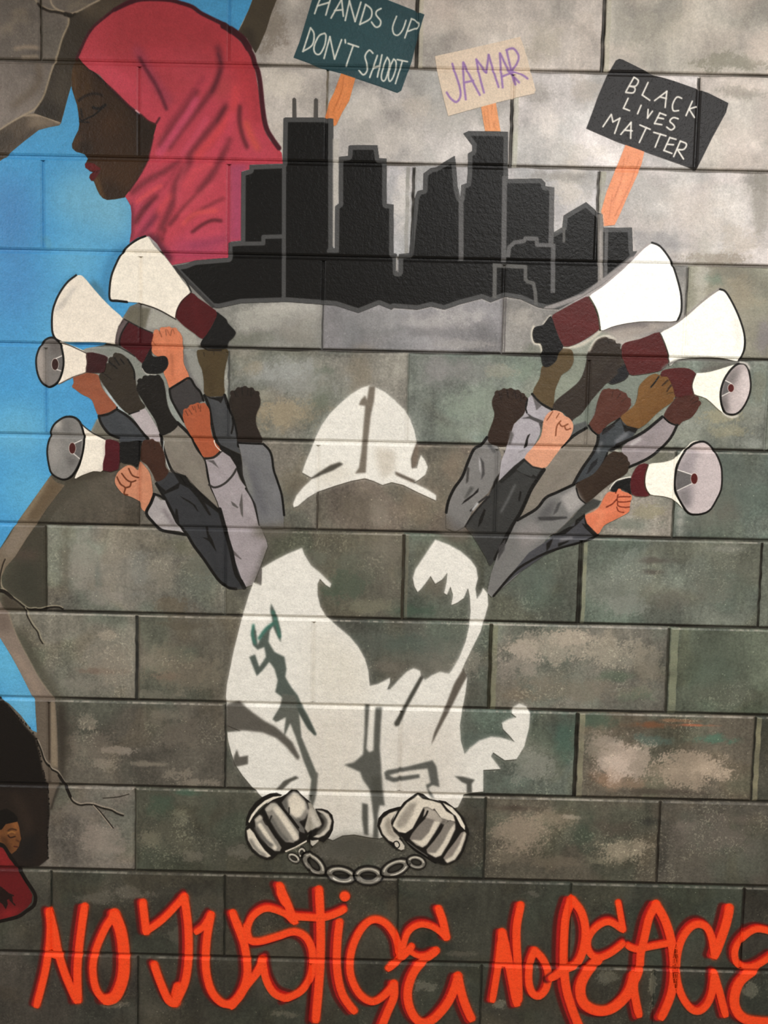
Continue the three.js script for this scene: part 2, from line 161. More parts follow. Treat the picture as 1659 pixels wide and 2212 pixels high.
function paintBlocks() {
  const img = ctx.createImageData(CW, CH), d = img.data, acc = new Float32Array(CW * CH * 3);
  for (let row = -1; row <= 12; row++) {
    const yt = row < 0 ? YA : HJ(row), yb = row === 12 ? YB : HJ(row + 1), y0 = Math.max(0, Math.round((YA - yt) * S)), y1 = Math.min(CH, Math.round((YA - yb) * S)), par = ((row % 2) + 2) % 2;
    for (let k = -4 + par; k <= 10; k += 2) {
      const x0 = Math.max(0, Math.round((VJ(row, k) - XA) * S)), x1 = Math.min(CW, Math.round((VJ(row, k + 2) - XA) * S));
      if (x1 <= x0) continue;
      const list = BLOCK[Math.max(0, row)], i = Math.min(list.length - 1, Math.max(0, Math.round((k + 2 - par) / 2) + (par ? 0 : 0))), base = list[i], seed = row * 31 + k * 7 + 500;
      const G = 4, gx = Math.ceil((x1 - x0) / G) + 2, gy = Math.ceil((y1 - y0) / G) + 2, F = [0, 1, 2].map(() => new Float32Array(gx * gy));
      for (let j = 0; j < gy; j++) for (let i2 = 0; i2 < gx; i2++) {
        const x = x0 + i2 * G, y = y0 + j * G, wx = x + 50 * (vnoise(x / 55, y / 55, 3) - 0.5), wy = y + 50 * (vnoise(x / 55, y / 55, 4) - 0.5), q = j * gx + i2;
        F[0][q] = fbm(wx / 90, wy / 75, seed, 4) - 0.5; F[1][q] = sst(0.48, 0.72, fbm(wx / 80, wy / 80, seed + 29, 2)); F[2][q] = sst(0.5, 0.75, fbm(wx / 60, wy / 60, seed + 39, 2));
      }
      for (let y = y0; y < y1; y++) for (let x = x0; x < x1; x++) {
        const fx = (x - x0) / G, fy = (y - y0) / G, ix = fx | 0, iy = fy | 0, u = fx - ix, v = fy - iy, q = iy * gx + ix, bl = (f) => (f[q] * (1 - u) + f[q + 1] * u) * (1 - v) + (f[q + gx] * (1 - u) + f[q + gx + 1] * u) * v;
        const n = bl(F[0]), g = bl(F[1]), br = bl(F[2]), st = vnoise((x + 60 * n) / 5, y / 55, seed + 9) + vnoise((x - 40 * n) / 14, y / 90, seed + 10) - 1, sp = vnoise(x / 3.2, y / 3.2, 92) + 0.7 * vnoise(x / 1.6, y / 1.6, 93) - 0.85;
        const tn = row < 4 ? 0.25 : row < 6 ? 0.7 : 1, m = 1 + 0.6 * n + (row > 3 ? 0.1 : 0.05) * st + (row > 3 ? 0.17 : 0.07) * sp, o = (y * CW + x) * 3;
        acc[o] = base[0] * m * (1 - 0.045 * g * tn); acc[o + 1] = base[1] * m * (1 + tn * (0.012 * g - 0.02 * br)); acc[o + 2] = base[2] * m * (1 - 0.05 * br * tn);
      }
    }
  }
  for (const [u, v, rx, ry, c, a, dry] of DABS) {
    const [cx, cy] = toC([u, v]), ax = rx * K * 1.25, ay = ry * K * 1.25, x0 = Math.max(0, Math.floor(cx - ax * 1.35)), x1 = Math.min(CW - 1, Math.ceil(cx + ax * 1.35)), y0 = Math.max(0, Math.floor(cy - ay * 1.35)), y1 = Math.min(CH - 1, Math.ceil(cy + ay * 1.35)), sd = Math.round(u * 3 + v);
    for (let y = y0; y <= y1; y++) for (let x = x0; x <= x1; x++) {
      const dx = (x - cx) / ax, dy = (y - cy) / ay, r0 = Math.hypot(dx, dy); if (r0 > 1.4) continue; const r = r0 + 0.8 * (vnoise(x / 24, y / 20, sd) * 0.6 + vnoise(x / 10, y / 9, sd + 1) * 0.4 - 0.5);
      let w = 1 - sst(0.05, 1.1, r);
      if (w <= 0) continue;
      if (dry > 0.05) { const q = x * 0.8 + y * 0.6, r2 = y * 0.8 - x * 0.6, f = vnoise(q / 2.2, r2 / 3, 77) * 0.75 + vnoise(x / 1.3, y / 1.3, 78) * 0.25; w = w * (1 - dry * 0.88) + 0.88 * dry * Math.min(1, Math.max(0, (w * 1.15 + 0.02 - f) * 3)); }
      w *= a; const o = (y * CW + x) * 3;
      for (let q = 0; q < 3; q++) acc[o + q] += (c[q] - acc[o + q]) * w;
    }
  }
  const G = 4, gx = Math.ceil(CW / G) + 2, P = new Float32Array(gx * (Math.ceil(CH / G) + 2));
  for (let q = 0; q < P.length; q++) P[q] = sst(0.48, 0.74, fbm((q % gx) * G / 60, Math.floor(q / gx) * G / 48, 201, 3));
  for (let y = 0; y < CH; y++) for (let x = 0; x < CW; x++) {   // dry-brush flecks on the raised grains of the blocks
    const row = Math.min(12, Math.max(0, Math.floor((y / S - U) / U))), o = (y * CW + x) * 3, patch = P[(y >> 2) * gx + (x >> 2)] * LIGHTNESS[row];
    let w = hash(x >> 1, y >> 1, 401) > 0.9990 ? 0.9 : 0;
    if (patch > 0.02) w += 0.75 * patch * sst(0.6, 0.8, vnoise(x / 2.4, y / 2.4, 301) * 0.75 + vnoise(x / 1.3, y / 1.3, 302) * 0.25);
    const lift = row < 5 ? 20 : 46, i = (y * CW + x) * 4;
    for (let q = 0; q < 3; q++) d[i + q] = Math.max(0, Math.min(255, acc[o + q] + w * lift * (q === 2 ? 0.85 : 1)));
    d[i + 3] = 255;
  }
  ctx.putImageData(img, 0, 0);
}
// ---------------------------------------------------------------- what is painted on the wall: each motif is drawn and kept as outlines for its own coat of paint
const THINGS = [];
function thing(name, label, category, group) {
  const t = { name, label, category, group, parts: [] };
  t.part = (n, polys, lift = 0, lab, of) => { const p = { n, polys: Array.isArray(polys[0][0]) ? polys : [polys], lift, lab, of }; t.parts.push(p); return p; };
  THINGS.push(t); return t;
}
const BLACK = [24, 21, 18], INK = [30, 26, 22];
paintBlocks();

// --- black brush lines and painted-in shade along the joints, pale green brush lines beside
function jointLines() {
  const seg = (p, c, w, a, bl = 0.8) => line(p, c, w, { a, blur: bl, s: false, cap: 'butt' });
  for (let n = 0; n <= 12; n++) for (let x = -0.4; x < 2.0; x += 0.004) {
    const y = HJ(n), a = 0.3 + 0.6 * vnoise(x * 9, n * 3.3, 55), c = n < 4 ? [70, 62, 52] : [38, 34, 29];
    ctx.fillStyle = css(c, a); ctx.fillRect((x - XA) * S, (YA - y - GH - 0.003) * S, 0.0045 * S, (2 * GH + 0.003) * S * (0.7 + 0.4 * vnoise(x * 20, n, 56)));  // brush line on the upper courses; lower down, joint shade put into the paint
    const e = sst(0.35, 0.75, vnoise(x * 160, n, 57) * 0.5 + vnoise(x * 14, n, 58) * 0.5); if (n > 4) { ctx.fillStyle = css([168, 160, 146], (n > 6 && n < 10 ? 0.75 : 0.5) * e); ctx.fillRect((x - XA) * S, (YA - y + GH + 0.0012) * S, 0.0042 * S, 0.0032 * S); }  // ledge highlight painted below the joint, broken up like dry-brush specks
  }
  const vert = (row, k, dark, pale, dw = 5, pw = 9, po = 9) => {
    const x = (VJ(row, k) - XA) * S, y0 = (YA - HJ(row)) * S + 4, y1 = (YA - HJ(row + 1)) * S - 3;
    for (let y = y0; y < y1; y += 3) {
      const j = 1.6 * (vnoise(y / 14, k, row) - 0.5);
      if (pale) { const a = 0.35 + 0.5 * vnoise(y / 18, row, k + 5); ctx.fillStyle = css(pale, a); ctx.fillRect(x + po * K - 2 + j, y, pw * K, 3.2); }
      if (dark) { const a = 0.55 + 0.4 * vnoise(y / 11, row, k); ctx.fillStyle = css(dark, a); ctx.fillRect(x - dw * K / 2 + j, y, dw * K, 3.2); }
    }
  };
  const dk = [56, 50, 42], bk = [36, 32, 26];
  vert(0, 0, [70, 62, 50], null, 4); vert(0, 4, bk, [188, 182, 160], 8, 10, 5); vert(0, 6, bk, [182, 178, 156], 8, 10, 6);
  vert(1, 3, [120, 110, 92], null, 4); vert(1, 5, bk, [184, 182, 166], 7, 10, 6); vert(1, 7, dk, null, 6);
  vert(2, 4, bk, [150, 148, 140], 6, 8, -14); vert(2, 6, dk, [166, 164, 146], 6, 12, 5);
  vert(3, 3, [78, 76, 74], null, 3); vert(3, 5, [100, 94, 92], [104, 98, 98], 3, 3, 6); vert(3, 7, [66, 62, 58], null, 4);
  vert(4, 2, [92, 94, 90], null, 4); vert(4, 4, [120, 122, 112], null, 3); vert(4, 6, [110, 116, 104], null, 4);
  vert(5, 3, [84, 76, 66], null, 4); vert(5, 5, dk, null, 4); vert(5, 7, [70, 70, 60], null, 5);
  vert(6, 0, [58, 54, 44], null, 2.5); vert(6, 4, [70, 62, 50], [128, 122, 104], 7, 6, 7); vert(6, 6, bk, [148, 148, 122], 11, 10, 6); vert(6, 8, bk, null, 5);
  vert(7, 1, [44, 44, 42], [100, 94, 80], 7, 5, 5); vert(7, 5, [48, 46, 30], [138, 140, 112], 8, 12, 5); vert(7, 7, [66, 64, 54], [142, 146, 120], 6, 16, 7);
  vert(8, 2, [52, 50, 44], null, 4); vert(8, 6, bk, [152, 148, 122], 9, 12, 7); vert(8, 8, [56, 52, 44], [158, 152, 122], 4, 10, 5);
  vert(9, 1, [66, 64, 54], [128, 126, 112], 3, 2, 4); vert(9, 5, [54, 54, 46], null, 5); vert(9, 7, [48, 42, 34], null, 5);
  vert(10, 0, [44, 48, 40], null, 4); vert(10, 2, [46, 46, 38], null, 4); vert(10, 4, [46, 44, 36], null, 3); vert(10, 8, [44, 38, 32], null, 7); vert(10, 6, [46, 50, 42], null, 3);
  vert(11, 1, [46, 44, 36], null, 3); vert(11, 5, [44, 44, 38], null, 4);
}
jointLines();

// --- the hole in the painted wall: sky, broken stone edges
const SKY1 = PX([-420, 640, -60, 395, 0, 348, 20, 332, 51, 306, 84, 281, 106, 275, 128, 271, 132, 266, 137, 248, 146, 213, 153, 187, 300, 200, 300, 560, 330, 640, 281, 662, 264, 688, 232, 740, 222, 745, 187, 752, 150, 770, 240, 880, 210, 905, 197, 930, 150, 985, 109, 1028, 75, 1080, 38, 1127, 25, 1145, 0, 1185, -60, 1270, -420, 1500]);
const SKY2 = PX([340, -80, 570, -80, 545, 0, 538, 20, 521, 53, 515, 66, 480, 60, 400, 20, 380, 0]);
const SKY3 = PX([-420, 1100, -60, 1300, 0, 1377, 25, 1418, 46, 1456, 61, 1486, 71, 1506, 76, 1514, 77, 1540, 80, 1582, 70, 1578, 45, 1545, 20, 1520, 0, 1508, -60, 1480, -420, 1440]);
for (const [p, lab] of [[SKY1, 'large patch of bright blue painted sky behind the left megaphones'], [SKY2, 'small patch of blue painted sky above the headscarf'], [SKY3, 'narrow patch of blue painted sky above the dark haired woman']]) {
  const sky = thing('painted_sky', lab, 'painted sky', 'painted sky patches');
  fill(p, [70, 150, 203]);
  within(p, () => {
    for (const [x, y, rx, ry, c, a] of [[20, 470, 60, 90, [70, 128, 184], 0.8], [200, 430, 90, 70, [112, 172, 200], 0.85], [250, 470, 40, 60, [116, 174, 200], 0.8], [30, 620, 70, 80, [72, 132, 186], 0.6], [170, 560, 60, 60, [104, 172, 206], 0.7], [110, 720, 30, 120, [96, 166, 202], 0.6], [20, 740, 40, 60, [74, 144, 194], 0.6], [130, 280, 60, 40, [84, 156, 196], 0.5], [40, 930, 70, 60, [104, 174, 206], 0.75], [60, 1060, 60, 60, [94, 170, 208], 0.7], [150, 900, 40, 40, [84, 156, 198], 0.5], [20, 1430, 60, 60, [96, 174, 212], 0.9], [50, 1530, 40, 40, [112, 180, 212], 0.9], [440, 20, 90, 40, [76, 152, 200], 0.8]])
      fill(oval(x, y, rx, ry), c, { blur: 26, a });
    line(B1([640, 960, 800, 950, 900, 975]), [52, 120, 170], 7, { blur: 3 });
    line(B1([420, 120, 400, 80, 380, 60]), [86, 154, 186], 14, { blur: 3, a: 0.6 });
    line(B1([500, 500, 560, 430, 640, 370]), [70, 140, 180], 10, { blur: 4, a: 0.7 }); line(B1([870, 600, 880, 540, 800, 450]), [70, 118, 140], 16, { blur: 4, a: 0.8 }); line(B1([930, 560, 900, 450, 960, 250, 1060, 150]), [64, 132, 176], 22, { blur: 5, a: 0.7 });
  });
  sky.part('sky_patch', p);
}
const STONE_T = [118, 106, 88], STONE_D = [70, 61, 50];
const ed = thing('painted_broken_edge', 'tan and dark brown broken wall edge painted left of the pink headscarf woman', 'painted stone', 'painted broken wall edges');
{
  const band = A1([620, 120, 700, 80, 850, 0, 900, -60, 1250, -60, 1150, 5, 1060, 40, 960, 100, 880, 170, 780, 260, 700, 420, 640, 520, 612, 600, 605, 740, 575, 840, 545, 950, 520, 1045, 290, 965, 360, 830, 420, 680, 470, 540, 510, 400, 560, 250, 590, 160]);
  const low = A1([290, 965, 400, 1000, 520, 1045, 505, 1070, 420, 1085, 330, 1110, 200, 1210, 80, 1310, 0, 1375, -240, 1560, -1660, 2500, -1660, 2200, -240, 1290, 0, 1110, 110, 1040, 200, 985]);
  fill(low, [98, 84, 70]); within(low, () => { fill(A1([250, 940, 520, 1040, 500, 1080, 380, 1090, 240, 1120]), [132, 116, 98], { blur: 6 }); fill(A1([-100, 1200, 60, 1100, 140, 1160, 20, 1330, -100, 1400]), [76, 64, 52], { blur: 6 }); line(A1([200, 985, 330, 985, 420, 1010, 510, 1050]), [168, 150, 128], 4, { blur: 1.5 }); line(A1([300, 1110, 160, 1210, 0, 1330]), [84, 72, 60], 9, { blur: 4 }); });
  fill(band, STONE_D); within(band, () => { fill(A1([700, 0, 1200, -40, 900, 160, 700, 160]), [98, 86, 70], { blur: 9, a: 0.85 }); fill(A1([600, 560, 480, 620, 420, 900, 560, 900, 610, 700]), [86, 78, 64], { blur: 9, a: 0.8 }); fill(A1([330, 860, 480, 880, 520, 1040, 300, 970]), [58, 50, 41], { blur: 6 }); });
  line(A1([586, 168, 580, 215, 530, 330, 490, 470, 440, 600, 380, 800, 330, 890, 290, 935, 200, 985, 100, 1040, 0, 1105]), [164, 148, 124], 3.5, { blur: 1 });
  line(A1([300, 0, 345, 45, 420, 80, 500, 95, 575, 130, 588, 170]), [160, 145, 122], 3, { blur: 1 });
  line(A1([430, 0, 445, 40, 480, 75, 540, 100, 610, 115, 690, 85, 760, 45, 850, 0]), [168, 152, 130], 3.5, { blur: 1 });
  line(A1([325, 30, 350, 60, 420, 95, 480, 102, 560, 122, 600, 140, 640, 120]), [44, 34, 24], 5, { blur: 0.8 }); line(A1([560, 120, 600, 130]), [40, 32, 24], 9, { blur: 1 });
  for (const [x, y, w, c] of [[120, 120, 60, [136, 122, 104]], [90, 190, 90, [140, 126, 110]], [30, 260, 40, [148, 134, 116]], [600, 60, 90, [138, 126, 106]]]) line(A1([x, y, x + w, y - 30, x + w * 1.6, y - 10]), c, 12, { blur: 5, a: 0.6 });
  line(A1([130, 415, 240, 400, 320, 410]), [160, 142, 122], 7, { blur: 2.5, a: 0.8 }); line(A1([190, 485, 320, 480]), [158, 142, 122], 6, { blur: 2.5, a: 0.8 });
  line(A1([330, 560, 330, 700, 250, 800, 120, 900]), [98, 82, 62], 12, { blur: 6, a: 0.6 });
  ed.part('stone_side', band); ed.part('stone_underside', low);
  const e2 = thing('painted_broken_edge', 'dark brown broken wall edge painted between the headscarf and the teal sign', 'painted stone', 'painted broken wall edges');
  const p2 = A2([575, 0, 600, -60, 800, -60, 780, 0, 740, 100, 690, 260, 630, 400, 600, 455, 570, 400, 530, 330, 455, 265, 490, 200, 540, 90]);
  fill(p2, [84, 75, 60]); within(p2, () => fill(A2([470, 240, 560, 240, 620, 400, 590, 450, 500, 300]), [64, 56, 45], { blur: 5, a: 0.8 })); e2.part('stone_side', p2);
  // left middle and left lower edges
  const dark = C2([560, 180, 490, 270, 400, 390, 320, 510, 230, 640, 130, 800, 50, 890, 15, 980, 20, 1060, 90, 1120, 180, 1180, 250, 1240, 395, 1240, 395, 540, 470, 420, 600, 300, 780, 190, 700, 150]);
  within(dark, () => { fill(dark, [78, 74, 62], { blur: 8, a: 0.85 }); fill(C2([120, 880, 330, 800, 380, 1220, 240, 1230, 60, 1080]), [72, 71, 60], { blur: 14 }); line(C2([150, 780, 300, 790]), [92, 78, 68], 16, { blur: 8 }); });
  fill(C2([700, 130, 880, 60, 1000, 60, 960, 180, 1000, 300, 860, 400, 600, 480, 420, 500, 480, 340, 580, 220]), [98, 92, 80], { blur: 18, a: 0.7 }); line(C2([560, 150, 700, 130, 900, 70]), [70, 62, 50], 12, { blur: 5, a: 0.8 });
  const e3 = thing('painted_broken_edge', 'tan slanting broken wall edge painted below the lowest left megaphone', 'painted stone', 'painted broken wall edges');
  const s1 = C2([430, 110, 480, 165, 555, 190, 490, 270, 400, 390, 320, 510, 230, 640, 130, 800, 50, 890, 10, 980, 0, 995, -240, 1280, -1660, 2700, -1660, 2300, -240, 1050, 0, 735, 70, 640, 150, 500, 280, 320]);
  fill(s1, [126, 112, 94]); within(s1, () => { fill(C2([430, 110, 560, 190, 330, 500, 180, 480]), [112, 95, 72], { blur: 8 }); line(C2([400, 150, 300, 320, 200, 470]), [146, 128, 104], 8, { blur: 4 }); fill(C2([130, 540, 300, 540, 100, 820, 0, 780]), [140, 126, 112], { blur: 10 }); }); e3.part('stone_side', s1);
  const s2 = C2([-60, 1130, 0, 1175, 40, 1250, 75, 1280, 110, 1390, 170, 1530, 260, 1700, 330, 1830, 400, 1930, 460, 2005]).concat(D1([470, 140, 478, 220, 490, 400, 497, 720, 508, 790, 500, 855, 470, 920, 435, 1060, 415, 960, 405, 860, 375, 770, 340, 620, 300, 440, 318, 400, 305, 200, 300, 130]), C2([280, 2000, 240, 1920, 180, 1800, 100, 1650, 0, 1490, -60, 1390]));
  const e4 = thing('painted_broken_edge', 'pinkish tan broken wall edge painted above the dark haired woman', 'painted stone', 'painted broken wall edges');
  line(C2([150, 1450, 260, 1640, 400, 1880, 480, 2000]), [92, 88, 74], 26, { blur: 8, a: 0.8 });
  fill(D1([470, 150, 560, 150, 575, 500, 545, 850, 500, 800]), [64, 57, 48], { blur: 7, a: 0.9 });
  fill(s2, [142, 127, 115]); within(s2, () => { fill(D1([260, 120, 520, 120, 520, 1100, 300, 1100]), [114, 103, 90], { blur: 2 }); fill(D1([430, 140, 470, 140, 495, 700, 430, 700]), [142, 128, 108], { blur: 2 }); line(D1([412, 140, 418, 640]), [84, 72, 60], 3, { blur: 1 }); fill(C2([-30, 1180, 40, 1250, 110, 1400, 0, 1460]), [120, 104, 94], { blur: 9 }); line(C2([120, 1620, 220, 1760, 330, 1960]), [158, 140, 124], 10, { blur: 6 }); }); e4.part('stone_side', s2);
  line(C2([75, 1280, 110, 1390, 170, 1530, 260, 1700, 330, 1830, 400, 1930, 460, 2005]), [150, 138, 120], 2.5, { blur: 0.8 });
  // cracks
  const cr = thing('painted_crack', 'black crack with a pale edge painted beside the upper blue opening corner', 'painted crack', 'painted cracks');
  const k1 = C2([0, 1085, 40, 1092, 80, 1130, 150, 1182, 200, 1222, 250, 1250, 300, 1247, 340, 1252, 390, 1241, 440, 1231, 500, 1231, 535, 1246]), k2 = C2([205, 1235, 240, 1320, 280, 1390, 320, 1440, 340, 1500, 365, 1540]);
  line(k1.map(([x, y]) => [x, y - 3]), [162, 154, 132], 2.6, { blur: 0.6 }); line(C2([50, 820, 30, 870, 8, 970, 15, 1050, 60, 1100]), [156, 144, 122], 3, { blur: 0.6 }); line(C2([45, 822, 25, 870, 2, 970, -4, 1080]), [44, 34, 26], 3, { blur: 0.6 });
  line(k1, [32, 26, 20], 4); line(C2([-20, 1085, 40, 1100, 100, 1150]), [32, 26, 20], 8); line(k2.map(([x, y]) => [x + 3, y - 1]), [160, 152, 130], 2.4, { blur: 0.6 }); line(k2, [36, 30, 24], 2.4);
  fill(C2([10, 1130, 50, 1130, 150, 1190, 210, 1260, 60, 1265, 30, 1240]), [86, 78, 66], { blur: 3 });
  cr.part('crack', ribbon(k1, 5)); cr.part('crack_branch', ribbon(k2, 4));
  const c2 = thing('painted_crack', 'long forked black crack painted beside the dark haired woman', 'painted crack', 'painted cracks');
  const k3 = D1([320, 480, 350, 550, 380, 640, 430, 710, 490, 745, 520, 790, 560, 860, 590, 930, 620, 990, 680, 1022, 740, 1017, 800, 1022, 870, 1047, 950, 1067, 1000, 1095, 1050, 1112]), k4 = D1([800, 1025, 850, 1080, 890, 1130, 930, 1180, 960, 1220]);
  line(k3.map(([x, y]) => [x + 1, y - 3]), [164, 152, 136], 2.8, { blur: 0.6 }); line(k3, [34, 28, 22], 3.6); line(D1([505, 770, 560, 860, 600, 950]), [30, 24, 20], 6.5); line(D1([505, 860, 470, 950, 435, 1060]), [70, 62, 54], 5, { blur: 2 }); line(k4.map(([x, y]) => [x - 1, y]), [160, 148, 132], 2.2); line(k4.map(([x, y]) => [x + 2, y]), [40, 34, 28], 1.8);
  line(D1([880, 965, 1000, 955, 1100, 930]), [60, 54, 46], 2.2);
  c2.part('crack', ribbon(k3, 5)); c2.part('crack_branch', ribbon(k4, 4));
}

// --- the dark haired woman at the edge of the lower opening
{
  const t = thing('painted_person', 'painted woman with dark hair and dark red garment, eyes closed', 'painted person');
  const blob = D1([-1660, 300, -240, 60, 0, 110, 60, 160, 130, 250, 230, 370, 300, 440, 340, 600, 370, 750, 402, 850, 412, 950, 422, 1100, 402, 1300, 410, 1480, 330, 1545, 160, 1560, -240, 1600, -1660, 1600]);
  fill(blob, [22, 16, 12], { blur: 1.5 }); within(blob, () => { fill(D1([-200, 870, 420, 870, 430, 1560, 120, 1570, -200, 1400]), [46, 35, 28], { blur: 7, a: 0.85 }); fill(D1([110, 880, 200, 1000, 280, 1150, 240, 1420, 200, 1160, 120, 1000]), [70, 54, 44], { blur: 9, a: 0.6 }); fill(D1([180, 1330, 330, 1250, 300, 1500, 160, 1500]), [30, 26, 26], { blur: 9, a: 0.8 }); });
  for (let i = 0; i < 90; i++) { const f = hash(i, 3, 9), g = hash(i, 5, 9), p = smooth(D1([0, 110, 130, 250, 300, 440, 370, 750, 412, 950, 402, 1300, 410, 1480]), false, 15), q = p[Math.floor(f * (p.length - 1))]; fill(oval(q[0] + 3 * (g - 0.4), q[1], 1.5, 2.2), [26, 20, 16]); }
  const face = D1([15, 1232, 50, 1185, 150, 1163, 165, 1210, 172, 1260, 182, 1310, 168, 1345, 165, 1370, 140, 1410, 100, 1440, 60, 1400, 0, 1340, -60, 1300, -60, 1240]), hair = D1([-240, 1180, -60, 1130, 0, 1070, 60, 1050, 120, 1090, 152, 1130, 150, 1165, 50, 1187, 18, 1232, -60, 1240, -240, 1300]);
  fill(hair, [20, 14, 11]); fill(face, [122, 77, 42]);
  within(face, () => { fill(D1([100, 1170, 160, 1170, 172, 1260, 120, 1250]), [142, 90, 48], { blur: 3 }); fill(D1([0, 1280, 60, 1300, 110, 1430, 40, 1400]), [92, 56, 32], { blur: 4 }); line(D1([70, 1280, 90, 1300, 130, 1290]), [60, 34, 22], 3); line(D1([70, 1262, 100, 1250, 130, 1260]), [162, 112, 60], 3, { blur: 0.8 }); line(D1([70, 1240, 100, 1225, 140, 1235]), [70, 42, 26], 3, { blur: 0.8 }); line(D1([120, 1375, 150, 1380]), [84, 40, 28], 3); line(D1([140, 1320, 165, 1335]), [84, 52, 32], 3, { blur: 1 }); });
  const red = D1([-240, 1440, 0, 1378, 30, 1390, 80, 1480, 140, 1542, 200, 1640, 250, 1740, 277, 1790, 270, 1850, 230, 1900, 150, 1960, 0, 2003, -240, 2060]);
  fill(red, [112, 25, 28]); within(red, () => { fill(D1([-60, 1360, 60, 1400, 130, 1540, 0, 1560]), [140, 34, 36], { blur: 5 }); fill(D1([-100, 1560, 160, 1560, 180, 1600, -100, 1600]), [96, 22, 24], { blur: 4 }); fill(D1([60, 1900, 200, 1900, 100, 1990, -60, 2010]), [138, 32, 34], { blur: 6 }); });
  line(D1([0, 1355, 35, 1375, 90, 1460, 160, 1560, 220, 1660, 282, 1755, 303, 1812, 288, 1880, 230, 1925, 150, 1978, 0, 2015, -200, 2070]), [22, 14, 11], 8);
  const hand = D1([-240, 1640, -40, 1690, 20, 1725, 60, 1760, 105, 1795, 112, 1850, 85, 1822, 60, 1830, 68, 1870, 50, 1912, 25, 1870, 0, 1850, -240, 1840]); fill(hand, [38, 18, 14]); line(D1([80, 1780, 115, 1795]), [36, 18, 14], 3); line(D1([85, 1830, 128, 1875]), [36, 18, 14], 3);
  t.part('dark_backdrop', blob); t.part('hair', hair, 1); t.part('face', face, 2); t.part('garment', red, 3); t.part('hand', hand, 4);
}

